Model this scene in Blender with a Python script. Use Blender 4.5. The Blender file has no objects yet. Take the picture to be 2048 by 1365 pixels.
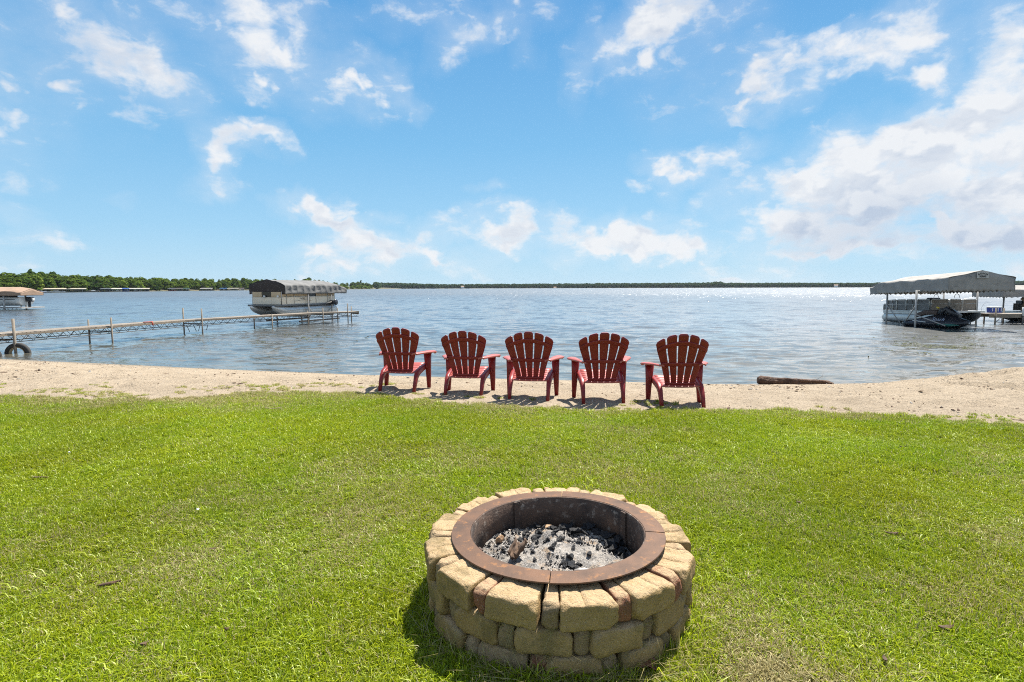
import bpy, bmesh, math, random
import numpy as np
from mathutils import Vector, Matrix, noise as mnoise

random.seed(7)
RNG = np.random.default_rng(11)
SC = bpy.context.scene
COL = SC.collection

# ------------------------------------------------------------------ camera
F = 1105.0
PITCH = math.radians(5.52)
ROLL = -0.003
CH = 1.5
WATER = -0.7
cam_d = bpy.data.cameras.new('camera')
cam = bpy.data.objects.new('camera', cam_d)
COL.objects.link(cam)
cam_d.sensor_width = 36.0
cam_d.lens = 36.0 * F / 2048.0
cam_d.clip_start = 0.05
cam_d.clip_end = 12000
RM = Matrix.Rotation(math.pi / 2 - PITCH, 4, 'X') @ Matrix.Rotation(ROLL, 4, 'Z')
cam.matrix_world = Matrix.Translation((0, 0, CH)) @ RM
SC.camera = cam
R3 = np.array(RM.to_3x3())

# ------------------------------------------------------------------ sun and exposure
SUN_EL = math.radians(61)
SUN_AZ = math.radians(33)          # to the right of straight ahead
sun_d = bpy.data.lights.new('sun', 'SUN')
sun_d.energy = 5.0
sun_d.angle = math.radians(0.55)
sun_d.color = (1.0, 0.955, 0.88)
sun = bpy.data.objects.new('sun', sun_d)
COL.objects.link(sun)
sdir = Vector((math.sin(SUN_AZ) * math.cos(SUN_EL), math.cos(SUN_AZ) * math.cos(SUN_EL), math.sin(SUN_EL)))
sun.rotation_euler = sdir.to_track_quat('Z', 'Y').to_euler()
sun.location = (20, 30, 40)
SC.view_settings.view_transform = 'Standard'
SC.view_settings.look = 'None'
EXPO = 1.1
SC.view_settings.exposure = EXPO
SC.view_settings.gamma = 1.0
SC.view_settings.use_curve_mapping = False
SC.render.engine = 'CYCLES'
SC.cycles.max_bounces = 7
SC.cycles.diffuse_bounces = 3
SC.cycles.glossy_bounces = 3
SC.cycles.transmission_bounces = 4
SC.cycles.use_denoising = False
SC.cycles.denoiser = 'OPENIMAGEDENOISE'
SC.cycles.denoising_prefilter = 'ACCURATE'
SC.cycles.sample_clamp_indirect = 1.6
SC.cycles.blur_glossy = 0.6
SC.cycles.filter_width = 1.05
SC.cycles.use_adaptive_sampling = True
SC.cycles.adaptive_threshold = 0.01


def ray(px, py):
    return R3 @ np.array([(px - 1024) / F, -(py - 682.5) / F, -1.0])


def P(px, py, z):
    d = ray(px, py)
    return np.array([0, 0, CH]) + d * ((z - CH) / d[2])


def atY(px, py, Y):
    d = ray(px, py)
    return np.array([0, 0, CH]) + d * (Y / d[1])


# ------------------------------------------------------------------ node helpers
class NT:
    def __init__(s, tree):
        s.t = tree
        s.n = tree.nodes
        s.l = tree.links

    def new(s, kind, **kw):
        nd = s.n.new(kind)
        for k, v in kw.items():
            setattr(nd, k, v)
        return nd

    def put(s, sock, v):
        if v is None:
            return
        if isinstance(v, bpy.types.NodeSocket):
            s.l.new(v, sock)
        elif isinstance(v, (tuple, list)) and len(v) == 3 and sock.type == 'RGBA':
            sock.default_value = (*v, 1)
        else:
            sock.default_value = v

    def math(s, op, a, b=None, c=None, clamp=False):
        nd = s.new('ShaderNodeMath', operation=op, use_clamp=clamp)
        s.put(nd.inputs[0], a)
        s.put(nd.inputs[1], b)
        s.put(nd.inputs[2], c)
        return nd.outputs[0]

    def vmath(s, op, a, b=None, sc=None):
        nd = s.new('ShaderNodeVectorMath', operation=op)
        s.put(nd.inputs[0], a)
        s.put(nd.inputs[1], b)
        if sc is not None:
            s.put(nd.inputs['Scale'], sc)
        return nd.outputs[0]

    def noise(s, vec, scale, detail=3.0, rough=0.5, dist=0.0, out=0):
        nd = s.new('ShaderNodeTexNoise')
        s.put(nd.inputs['Vector'], vec)
        nd.inputs['Scale'].default_value = scale
        nd.inputs['Detail'].default_value = detail
        nd.inputs['Roughness'].default_value = rough
        nd.inputs['Distortion'].default_value = dist
        return nd.outputs[out]

    def voro(s, vec, scale, feature='F1', out=0, rnd=1.0):
        nd = s.new('ShaderNodeTexVoronoi', feature=feature)
        s.put(nd.inputs['Vector'], vec)
        nd.inputs['Scale'].default_value = scale
        nd.inputs['Randomness'].default_value = rnd
        return nd.outputs[out]

    def ramp(s, fac, stops, interp='LINEAR'):
        nd = s.new('ShaderNodeValToRGB')
        nd.color_ramp.interpolation = interp
        el = nd.color_ramp.elements
        while len(el) < len(stops):
            el.new(0.5)
        for e, (p, c) in zip(el, stops):
            e.position = p
            e.color = (c, c, c, 1) if isinstance(c, (int, float)) else (*c, 1)
        s.put(nd.inputs[0], fac)
        return nd.outputs[0]

    def mix(s, fac, a, b, mode='MIX'):
        nd = s.new('ShaderNodeMix', data_type='RGBA', blend_type=mode)
        s.put(nd.inputs[0], fac)
        s.put(nd.inputs[6], a)
        s.put(nd.inputs[7], b)
        return nd.outputs[2]

    def rng(s, v, a, b, c=0.0, d=1.0, smooth=False):
        nd = s.new('ShaderNodeMapRange')
        if smooth:
            nd.interpolation_type = 'SMOOTHSTEP'
        s.put(nd.inputs[0], v)
        for i, q in enumerate((a, b, c, d)):
            s.put(nd.inputs[1 + i], q)
        return nd.outputs[0]

    def attr(s, name, out='Fac', kind='GEOMETRY'):
        nd = s.new('ShaderNodeAttribute', attribute_name=name, attribute_type=kind)
        return nd.outputs[out]

    def pos(s):
        return s.new('ShaderNodeNewGeometry').outputs['Position']

    def objco(s):
        return s.new('ShaderNodeTexCoord').outputs['Object']

    def bump(s, h, strength=0.5, dist=0.01, normal=None):
        nd = s.new('ShaderNodeBump')
        nd.inputs['Strength'].default_value = strength
        nd.inputs['Distance'].default_value = dist
        s.put(nd.inputs['Height'], h)
        s.put(nd.inputs['Normal'], normal)
        return nd.outputs[0]


MATS = {}


def material(name, color=(0.5, 0.5, 0.5), rough=0.6, metal=0.0, spec=0.5, build=None):
    m = bpy.data.materials.new(name)
    m.use_nodes = True
    nt = NT(m.node_tree)
    b = m.node_tree.nodes['Principled BSDF']
    b.inputs['Base Color'].default_value = (*color, 1)
    b.inputs['Roughness'].default_value = rough
    b.inputs['Metallic'].default_value = metal
    b.inputs['Specular IOR Level'].default_value = spec
    if build:
        build(nt, b)
    MATS[name] = m
    return m


def weathered(name, c1, c2, scale=6.0, rough=0.6, metal=0.0, bump=0.2, bscale=60.0, bdist=0.004, c3=None, spec=0.5):
    """two (or three) tones broken up by noise, with fine relief"""
    def f(nt, b):
        co = nt.objco()
        n = nt.noise(co, scale, 5, 0.62)
        col = nt.mix(nt.rng(n, 0.35, 0.65), c1, c2)
        if c3 is not None:
            n2 = nt.noise(co, scale * 3.7, 6, 0.7)
            col = nt.mix(nt.rng(n2, 0.56, 0.7), col, c3)
        nt.put(b.inputs['Base Color'], col)
        nt.put(b.inputs['Roughness'], nt.rng(n, 0.3, 0.7, rough - 0.08, rough + 0.1))
        nt.put(b.inputs['Normal'], nt.bump(nt.noise(co, bscale, 4, 0.6), bump, bdist))
    return material(name, rough=rough, metal=metal, spec=spec, build=f)


# ------------------------------------------------------------------ sky
wd = bpy.data.worlds.new('World')
SC.world = wd
wd.use_nodes = True
w = NT(wd.node_tree)
bg = wd.node_tree.nodes['Background']
SKY_STRENGTH = 0.06
bg.inputs['Strength'].default_value = SKY_STRENGTH
sky = w.new('ShaderNodeTexSky', sky_type='NISHITA')
sky.sun_disc = False
sky.sun_elevation = SUN_EL
sky.sun_rotation = SUN_AZ
sky.altitude = 200
sky.air_density = 1.0
sky.dust_density = 0.6
sky.ozone_density = 2.2
wdir = w.new('ShaderNodeTexCoord').outputs['Generated']
sep = w.new('ShaderNodeSeparateXYZ')
w.put(sep.inputs[0], wdir)
az = w.math('ARCTAN2', sep.outputs[0], sep.outputs[1])
el = w.math('ARCSINE', sep.outputs[2])
comb = w.new('ShaderNodeCombineXYZ')
w.put(comb.inputs[0], az)
w.put(comb.inputs[1], el)
ae = comb.outputs[0]
warp1 = w.vmath('SCALE', w.vmath('SUBTRACT', w.noise(ae, 7.0, 2, 0.5, out=1), (0.5, 0.5, 0.5)), sc=0.10)
warp2 = w.vmath('SCALE', w.vmath('SUBTRACT', w.noise(ae, 26.0, 3, 0.55, out=1), (0.5, 0.5, 0.5)), sc=0.05)
aew = w.vmath('ADD', w.vmath('ADD', ae, warp1), warp2)

# cloud masses: centre (px), radii (px), tilt, weight; turned into azimuth / elevation once, here
CLOUDS = [
    (150, 60, 330, 150, 20, .50), (240, 95, 170, 75, 33, .50), (330, 155, 120, 75, 30, .50), (60, 150, 230, 150, 0, .34), (330, 10, 220, 70, 0, .32),
    (500, 50, 150, 130, 20, .66), (600, 145, 190, 85, 20, .62), (720, 130, 150, 60, 12, .46), (780, 160, 110, 70, 30, .5), (825, 190, 45, 50, 0, .4), (720, 205, 80, 40, 30, .45), (580, 5, 180, 70, 0, .5),
    (880, 15, 190, 70, 0, .5), (930, 75, 100, 60, -30, .62), (1010, 15, 150, 50, 0, .5),
    (440, 275, 75, 55, 0, .85), (515, 262, 90, 45, 5, .85), (568, 290, 70, 40, 20, .6), (442, 325, 48, 70, 0, .85), (430, 365, 75, 35, 0, .5),
    (600, 418, 85, 26, 18, .8), (665, 440, 100, 34, 10, .85), (732, 480, 90, 60, 0, .85), (640, 490, 90, 36, 0, .75), (700, 538, 130, 40, 0, .85), (780, 492, 75, 42, 0, .7),
    (865, 468, 90, 38, 0, .75), (900, 520, 120, 32, 10, .7), (975, 380, 55, 20, 0, .6), (780, 428, 60, 15, 0, .45),
    (985, 450, 100, 50, 0, .75), (1070, 450, 110, 50, 0, .75), (1005, 490, 80, 40, 0, .75), (1170, 480, 90, 50, 0, .8), (1240, 475, 90, 42, 0, .75), (1325, 475, 120, 58, 0, .9),
    (1295, 510, 75, 42, 0, .7), (1110, 518, 60, 28, 0, .65), (1385, 490, 70, 38, 0, .7), (1460, 547, 120, 36, 0, .85), (1590, 550, 80, 28, 0, .65), (690, 405, 40, 14, 0, .3),
    (1190, 90, 80, 80, -20, .6), (1150, 155, 45, 80, 0, .5), (1050, 90, 50, 60, 0, .35), (1300, 40, 140, 80, -30, .95), (1400, 110, 190, 200, 0, .40), (1370, 15, 190, 70, 0, .6),
    (1320, 325, 75, 42, 0, .75), (1385, 342, 80, 34, 20, .75), (1455, 318, 110, 34, -15, .8), (1335, 365, 40, 70, 0, .45), (1460, 388, 100, 40, -18, .85), (1270, 378, 40, 18, 0, .45),
    (1490, 205, 75, 60, 0, .6), (1560, 218, 115, 42, -10, .7), (1520, 130, 70, 70, -20, .5), (1600, 142, 140, 60, -10, .75), (1710, 100, 150, 60, -15, .75), (1825, 45, 120, 95, -30, .85), (1878, 122, 45, 50, 0, .6),
    (1560, 440, 140, 85, 0, 1.0), (1620, 375, 110, 60, 0, .9), (1710, 330, 170, 90, 0, 1.05), (1810, 300, 170, 110, 0, 1.05), (1900, 215, 150, 85, -35, 1.05), (1960, 275, 120, 95, 0, 1.0),
    (1850, 400, 230, 110, 0, 1.1), (1700, 455, 170, 70, 0, .9), (2020, 420, 130, 90, 0, 1.1), (2035, 150, 100, 160, 0, .8), (2000, 50, 100, 100, 0, .55), (1990, 480, 160, 70, 0, .9),
    (1590, 500, 120, 34, 0, .7), (1750, 500, 130, 30, 0, .6), (2040, 300, 100, 150, 0, .75), (1790, 528, 90, 22, 0, .55), (2035, 548, 90, 34, 0, .8),
    (50, 430, 110, 26, 20, .45), (95, 470, 90, 18, 0, .42), (260, 400, 30, 14, 0, .3),
    (-150, 200, 260, 200, 0, .6), (-200, 520, 260, 90, 0, .7), (2250, 330, 260, 240, 0, .9), (2350, 100, 200, 160, 0, .6), (300, -160, 300, 120, 0, .5), (900, -200, 360, 130, 0, .55), (1700, -220, 380, 130, 0, .6),
]
GREYS = [(1800, 440, 260, 80, 0, .9), (2000, 500, 190, 70, 0, 1.0), (1660, 490, 160, 60, 0, .6), (120, 110, 330, 170, 0, .55), (1420, 140, 190, 170, 0, .7), (1050, 130, 200, 100, 0, .2)]


def blob(px, py, rx, ry, rot, wt):
    d = ray(px, py)
    d = d / np.linalg.norm(d)
    a0, e0 = math.atan2(d[0], d[1]), math.asin(d[2])
    k = (d[1] / math.cos(0)) ** 1.0
    mp = w.new('ShaderNodeMapping', vector_type='TEXTURE')
    mp.inputs['Location'].default_value = (a0, e0, 0)
    mp.inputs['Rotation'].default_value = (0, 0, -math.radians(rot))
    mp.inputs['Scale'].default_value = (rx / F * k, ry / F * max(k, .8), 1)
    w.put(mp.inputs['Vector'], aew)
    g = w.new('ShaderNodeTexGradient', gradient_type='SPHERICAL')
    w.put(g.inputs[0], mp.outputs[0])
    if 400 < py < 560 and px < 1480:
        wt = min(wt * 1.2, .95)
    return g.outputs[1], (wt * .86 if wt > .96 else wt)


def field(lst):
    acc = None
    for b_ in lst:
        g, wt = blob(*b_)
        acc = w.math('MULTIPLY', g, wt) if acc is None else w.math('MULTIPLY_ADD', g, wt, acc)
    return acc


# streakier noise towards the horizon
stretch = w.new('ShaderNodeMapping')
stretch.inputs['Scale'].default_value = (1.0, 1.75, 1.0)
w.put(stretch.inputs['Vector'], ae)
fb = w.noise(stretch.outputs[0], 15.0, 9, 0.60, 0.25)
fb2 = w.noise(w.vmath('ADD', stretch.outputs[0], (0.010, 0.022, 0.0)), 15.0, 9, 0.60, 0.25)
mass = w.math('MINIMUM', field(CLOUDS), 1.15)
# scattered cloud for the part of the sky outside the view, its cover thickened to lift the fill light
far_n = w.noise(wdir, 2.6, 3, 0.5)
behind = w.rng(w.math('ABSOLUTE', az), 0.85, 1.15, 0, 1)
above = w.rng(el, 0.52, 0.72, 0, 1)
off = w.math('MAXIMUM', behind, above)
mass = w.math('MAXIMUM', mass, w.math('MULTIPLY', off, w.rng(far_n, 0.40, 0.58, 0, 0.95)))
puff = w.new('ShaderNodeTexVoronoi', feature='SMOOTH_F1')
puff.inputs['Scale'].default_value = 11.0
puff.inputs['Smoothness'].default_value = 0.4
puff.inputs['Detail'].default_value = 2.0
puff.inputs['Roughness'].default_value = 0.6
w.put(puff.inputs['Vector'], w.vmath('MULTIPLY', aew, (1.0, 1.5, 1.0)))
puff2 = w.new('ShaderNodeTexVoronoi', feature='SMOOTH_F1')
for nm_, v_ in (('Scale', 11.0), ('Smoothness', 0.4), ('Detail', 2.0), ('Roughness', 0.6)):
    puff2.inputs[nm_].default_value = v_
w.put(puff2.inputs['Vector'], w.vmath('MULTIPLY', w.vmath('ADD', aew, (-0.010, 0.020, 0.0)), (1.0, 1.5, 1.0)))
pdif = w.math('SUBTRACT', puff2.outputs['Distance'], puff.outputs['Distance'])
pf = w.rng(puff.outputs['Distance'], 0.15, 0.75, 0.38, -0.38)
dens = w.math('ADD', w.math('ADD', mass, w.math('MULTIPLY', w.math('SUBTRACT', fb, 0.5), 1.75)), w.math('MULTIPLY', pf, w.rng(mass, .2, .6, .25, 1.0)))
gate = w.rng(mass, 0.0, 0.16)
alpha = w.math('MULTIPLY', w.rng(dens, 0.04, 0.78, 0, 0.96, smooth=True), gate)
thin = w.math('MULTIPLY', w.rng(mass, 0.0, 0.7, 0, 0.30), w.rng(fb, .3, .6, .4, 1.0))
alpha = w.math('MAXIMUM', alpha, thin)
lit = w.rng(w.math('ADD', w.math('SUBTRACT', fb, fb2), w.math('MULTIPLY', pdif, 0.55)), -0.13, 0.12, 0.0, 1.0)
grey = w.math('MINIMUM', field(GREYS), 0.9)
shade = w.math('MULTIPLY', w.rng(dens, 0.35, 1.1, 0.0, 0.85), w.math('SUBTRACT', 1.0, w.math('MULTIPLY', lit, 0.9)))
shade = w.math('ADD', shade, w.math('MULTIPLY', grey, 0.62), clamp=True)
CLOUD_WHITE = (7.1, 7.2, 7.35)
CLOUD_GREY = (4.1, 4.75, 5.8)
ccol = w.mix(shade, CLOUD_WHITE, CLOUD_GREY)
hs = w.new('ShaderNodeHueSaturation')
hs.inputs['Saturation'].default_value = 1.0
hs.inputs['Value'].default_value = 1.0
w.put(hs.inputs['Color'], sky.outputs[0])
SKY_NODE = hs
kk = 1.0 / (SKY_STRENGTH * 2 ** EXPO)
grad = w.ramp(w.math('DIVIDE', el, 1.0, clamp=True), [(0.0, (.50, .76, .96)), (.10, (.345, .66, .93)), (.24, (.205, .535, .87)), (.46, (.105, .385, .77)), (1.0, (.05, .21, .55))])
grad = w.vmath('SCALE', grad, sc=kk)
skyc = w.mix(0.85, hs.outputs[0], grad)
w.put(bg.inputs['Color'], w.mix(alpha, skyc, ccol))
wd.cycles.sampling_method = 'MANUAL'
wd.cycles.sample_map_resolution = 512


# ------------------------------------------------------------------ mesh helpers
class MB:
    def __init__(s):
        s.v, s.f, s.sm = [], [], []

    def quad_grid(s, pts, flip=False, smooth=True, wrap=False):
        """pts[i][j] -> sheet"""
        n, m = len(pts), len(pts[0])
        o = len(s.v)
        for r in pts:
            s.v.extend([tuple(p) for p in r])
        for i in range(n - 1):
            for j in range(m if wrap else m - 1):
                j2 = (j + 1) % m
                a, b, c, d = o + i * m + j, o + i * m + j2, o + (i + 1) * m + j2, o + (i + 1) * m + j
                s.f.append((a, d, c, b) if flip else (a, b, c, d))
                s.sm.append(smooth)
        return s

    def slab(s, pts, th, smooth=True):
        """closed plate of thickness th made from a sheet of points"""
        A = np.array([[tuple(p) for p in r] for r in pts], float)
        n, m = A.shape[:2]
        du = np.gradient(A, axis=0)
        dv = np.gradient(A, axis=1)
        N = np.cross(du, dv)
        N /= np.maximum(np.linalg.norm(N, axis=2, keepdims=True), 1e-9)
        B = A - N * th
        o = len(s.v)
        s.v.extend([tuple(p) for p in A.reshape(-1, 3)])
        s.v.extend([tuple(p) for p in B.reshape(-1, 3)])
        k = n * m
        for i in range(n - 1):
            for j in range(m - 1):
                a, b, c, d = o + i * m + j, o + i * m + j + 1, o + (i + 1) * m + j + 1, o + (i + 1) * m + j
                s.f.append((a, d, c, b)); s.sm.append(smooth)
                s.f.append((a + k, b + k, c + k, d + k)); s.sm.append(smooth)
        for i in range(n - 1):
            for j in (0, m - 1):
                a, d = o + i * m + j, o + (i + 1) * m + j
                q = (a, a + k, d + k, d)
                s.f.append(q if j == 0 else q[::-1]); s.sm.append(False)
        for j in range(m - 1):
            for i in (0, n - 1):
                a, b = o + i * m + j, o + i * m + j + 1
                q = (a, b, b + k, a + k)
                s.f.append(q if i == 0 else q[::-1]); s.sm.append(False)
        return s

    def box(s, c, h, rz=0.0, taper=1.0, M=None):
        """centre c, half sizes h; taper scales the bottom in x and y"""
        o = len(s.v)
        cs, sn = math.cos(rz), math.sin(rz)
        for dz in (-1, 1):
            t = taper if dz < 0 else 1.0
            for dx, dy in ((-1, -1), (1, -1), (1, 1), (-1, 1)):
                x, y = dx * h[0] * t, dy * h[1] * t
                p = Vector((c[0] + x * cs - y * sn, c[1] + x * sn + y * cs, c[2] + dz * h[2]))
                s.v.append(tuple(M @ p if M else p))
        for q in ((0, 3, 2, 1), (4, 5, 6, 7), (0, 1, 5, 4), (1, 2, 6, 5), (2, 3, 7, 6), (3, 0, 4, 7)):
            s.f.append(tuple(o + i for i in q)); s.sm.append(False)
        return s

    def rings(s, rings, cap=True, smooth=True):
        """skin a list of closed rings"""
        m = len(rings[0])
        o = len(s.v)
        for r in rings:
            s.v.extend([tuple(p) for p in r])
        for i in range(len(rings) - 1):
            for j in range(m):
                j2 = (j + 1) % m
                s.f.append((o + i * m + j, o + i * m + j2, o + (i + 1) * m + j2, o + (i + 1) * m + j)); s.sm.append(smooth)
        if cap:
            s.f.append(tuple(o + j for j in range(m))[::-1]); s.sm.append(False)
            e = o + (len(rings) - 1) * m
            s.f.append(tuple(e + j for j in range(m))); s.sm.append(False)
        return s

    def tube(s, path, r, seg=8, cap=True, flat=None, smooth=True):
        """round (or flat=(w,h) rectangular-ish) tube along a path; r number or list"""
        path = [Vector(p) for p in path]
        rs = r if isinstance(r, (list, tuple)) else [r] * len(path)
        rings = []
        up = None
        for i, p in enumerate(path):
            t = (path[min(i + 1, len(path) - 1)] - path[max(i - 1, 0)]).normalized()
            if up is None:
                up = Vector((0, 0, 1)) if abs(t.z) < 0.9 else Vector((0, 1, 0))
            side = t.cross(up).normalized()
            up2 = side.cross(t).normalized()
            up = up2
            ring = []
            for k in range(seg):
                a = 2 * math.pi * (k + 0.5) / seg
                if flat:
                    cx, sx = math.cos(a), math.sin(a)
                    e = 0.45
                    ring.append(p + side * flat[0] * rs[i] * math.copysign(abs(cx) ** e, cx) + up2 * flat[1] * rs[i] * math.copysign(abs(sx) ** e, sx))
                else:
                    ring.append(p + side * math.cos(a) * rs[i] + up2 * math.sin(a) * rs[i])
            rings.append(ring)
        return s.rings(rings, cap, smooth)

    def lathe(s, prof, seg=32, smooth=True, M=None, closed=False):
        rings = []
        for r, z in prof:
            ring = [Vector((r * math.cos(2 * math.pi * k / seg), r * math.sin(2 * math.pi * k / seg), z)) for k in range(seg)]
            rings.append([M @ p if M else p for p in ring])
        if closed:
            rings.append(rings[0])
        return s.rings(rings, cap=False, smooth=smooth)

    def mesh(s, name, mat):
        me = bpy.data.meshes.new(name)
        me.from_pydata(s.v, [], s.f)
        me.polygons.foreach_set('use_smooth', s.sm)
        if mat:
            for m_ in (mat if isinstance(mat, (list, tuple)) else [mat]):
                me.materials.append(m_)
        me.update()
        return me

    def build(s, name, mat, parent=None, loc=None, bevel=0.0, label=None, fix=True):
        me = s.mesh(name, mat)
        if fix:
            bm = bmesh.new()
            bm.from_mesh(me)
            bmesh.ops.recalc_face_normals(bm, faces=bm.faces)
            bm.to_mesh(me)
            bm.free()
        o = bpy.data.objects.new(name, me)
        COL.objects.link(o)
        if parent:
            o.parent = parent
        if loc is not None:
            o.location = loc
        if bevel:
            b = o.modifiers.new('bevel', 'BEVEL')
            b.width = bevel
            b.segments = 2
            b.limit_method = 'ANGLE'
        if label:
            o['label'] = label
        return o


def tag(o, label=None, cat=None, group=None, kind=None):
    if label:
        o['label'] = label
    if cat:
        o['category'] = cat
    if group:
        o['group'] = group
    if kind:
        o['kind'] = kind
    return o


def empty(name, loc, rz=0.0, rx=0.0, ry=0.0):
    o = bpy.data.objects.new(name, None)
    o.empty_display_size = 0.2
    o.location = Vector([float(q) for q in loc])
    o.rotation_euler = (rx, ry, rz)
    COL.objects.link(o)
    return o


def copy_tree(o, parent=None):
    c = o.copy()
    COL.objects.link(c)
    c.parent = parent
    for ch in o.children:
        copy_tree(ch, c)
    return c


def text_obj(name, body, size, mat, parent, loc, rot, extrude=0.002, align='CENTER', offset=0.0, shear=0.0):
    cu = bpy.data.curves.new(name, 'FONT')
    cu.body = body
    cu.size = size
    cu.extrude = extrude
    cu.align_x = align
    cu.align_y = 'CENTER'
    cu.resolution_u = 2
    cu.offset = offset
    cu.shear = shear
    fo = bpy.data.objects.new(name, cu)
    COL.objects.link(fo)
    me = bpy.data.meshes.new_from_object(fo.evaluated_get(bpy.context.evaluated_depsgraph_get()))
    bpy.data.objects.remove(fo)
    me.materials.clear()
    me.materials.append(mat)
    o = bpy.data.objects.new(name, me)
    COL.objects.link(o)
    o.parent = parent
    o.location = loc
    o.rotation_euler = rot
    return o


# value noise on numpy arrays
def _h(ix, iy, seed):
    h = np.sin(ix * 127.1 + iy * 311.7 + seed * 74.7) * 43758.5453
    return h - np.floor(h)


def vnoise(x, y, seed=0):
    x = np.asarray(x, float); y = np.asarray(y, float)
    ix, iy = np.floor(x), np.floor(y)
    fx, fy = x - ix, y - iy
    fx = fx * fx * (3 - 2 * fx); fy = fy * fy * (3 - 2 * fy)
    a, b = _h(ix, iy, seed), _h(ix + 1, iy, seed)
    c, d = _h(ix, iy + 1, seed), _h(ix + 1, iy + 1, seed)
    return (a * (1 - fx) + b * fx) * (1 - fy) + (c * (1 - fx) + d * fx) * fy


def fbm(x, y, oct=4, seed=0):
    s_, a, t = 0, 0.5, 0
    for i in range(oct):
        s_ = s_ + a * vnoise(x * 2 ** i, y * 2 ** i, seed + i * 13)
        t += a
        a *= 0.5
    return s_ / t


def set_attr(me, name, data, kind='FLOAT', domain='POINT'):
    a = me.attributes.new(name, kind, domain)
    a.data.foreach_set('vector' if kind == 'FLOAT_VECTOR' else 'value', np.ascontiguousarray(data, dtype=np.int32 if kind == 'INT' else np.float32).ravel())


def grid_mesh(name, X, Y, Z, mask=None):
    n, m = X.shape
    co = np.stack([X, Y, Z], -1).reshape(-1, 3)
    i = np.arange(n * m).reshape(n, m)
    q = np.stack([i[:-1, :-1], i[:-1, 1:], i[1:, 1:], i[1:, :-1]], -1)
    if mask is not None:
        q = q[mask]
    q = q.reshape(-1, 4)
    used, inv = np.unique(q.ravel(), return_inverse=True)
    co = co[used]
    q = inv.reshape(-1, 4)
    me = bpy.data.meshes.new(name)
    me.vertices.add(len(co))
    me.vertices.foreach_set('co', co.ravel())
    me.loops.add(q.size)
    me.loops.foreach_set('vertex_index', q.ravel())
    me.polygons.add(len(q))
    me.polygons.foreach_set('loop_start', np.arange(0, q.size, 4))
    me.polygons.foreach_set('loop_total', np.full(len(q), 4))
    me.update(calc_edges=True)
    me.polygons.foreach_set('use_smooth', np.ones(len(q), bool))
    me.validate()
    return me, used


def sm(t):
    t = np.clip(t, 0, 1)
    return t * t * (3 - 2 * t)


def scatter(name, pts, rots, scl, idx, protos, extra=None):
    """one object that places many small copies with geometry nodes"""
    me = bpy.data.meshes.new(name)
    me.vertices.add(len(pts))
    me.vertices.foreach_set('co', np.asarray(pts, np.float32).ravel())
    set_attr(me, 'rot', rots, 'FLOAT_VECTOR')
    set_attr(me, 'scl', scl, 'FLOAT_VECTOR')
    set_attr(me, 'idx', idx, 'INT')
    for k, v in (extra or {}).items():
        set_attr(me, k, v)
    o = bpy.data.objects.new(name, me)
    COL.objects.link(o)
    pc = bpy.data.collections.new(name + '_forms')
    for p_ in protos:
        pc.objects.link(p_)
    g = bpy.data.node_groups.new(name + '_nodes', 'GeometryNodeTree')
    g.interface.new_socket('Geometry', in_out='INPUT', socket_type='NodeSocketGeometry')
    g.interface.new_socket('Geometry', in_out='OUTPUT', socket_type='NodeSocketGeometry')
    gi, go = g.nodes.new('NodeGroupInput'), g.nodes.new('NodeGroupOutput')
    ci = g.nodes.new('GeometryNodeCollectionInfo')
    ci.inputs['Collection'].default_value = pc
    ci.inputs['Separate Children'].default_value = True
    ci.inputs['Reset Children'].default_value = True
    ip = g.nodes.new('GeometryNodeInstanceOnPoints')
    ip.inputs['Pick Instance'].default_value = True

    def na(nm, t):
        nd = g.nodes.new('GeometryNodeInputNamedAttribute')
        nd.data_type = t
        nd.inputs['Name'].default_value = nm
        return nd.outputs['Attribute']
    L = g.links.new
    L(gi.outputs[0], ip.inputs['Points'])
    L(ci.outputs[0], ip.inputs['Instance'])
    L(na('idx', 'INT'), ip.inputs['Instance Index'])
    er = g.nodes.new('FunctionNodeEulerToRotation')
    L(na('rot', 'FLOAT_VECTOR'), er.inputs[0])
    L(er.outputs[0], ip.inputs['Rotation'])
    L(na('scl', 'FLOAT_VECTOR'), ip.inputs['Scale'])
    L(ip.outputs[0], go.inputs[0])
    md = o.modifiers.new('scatter', 'NODES')
    md.node_group = g
    return o


def proto(mb, name, mat, attr=None):
    me = mb.mesh(name, mat)
    if attr:
        for k, v in attr.items():
            set_attr(me, k, v)
    return bpy.data.objects.new(name, me)
# ------------------------------------------------------------------ ground shape
SHP = np.array([P(x, y, WATER) for x, y in [(-300, 706), (0, 718), (360, 735), (720, 750), (1100, 760), (1400, 768), (1700, 771)]])
LEP = np.array([P(x, y, -.08) for x, y in [(0, 797), (340, 800), (480, 790), (700, 787), (820, 800), (1000, 812), (1130, 818), (1250, 822), (1420, 825), (1600, 829), (1750, 838), (1950, 845)]])
SX = np.concatenate([[-400], SHP[:, 0], [14, 400]])
SY = np.concatenate([[60], SHP[:, 1], [12.2, 14]])
LX = np.concatenate([[-400, -16], LEP[:, 0], [6.6, 8.2, 400]])
LY = np.concatenate([[30, 8.6], LEP[:, 1], [5.7, 4.9, 4.6]])


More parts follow.
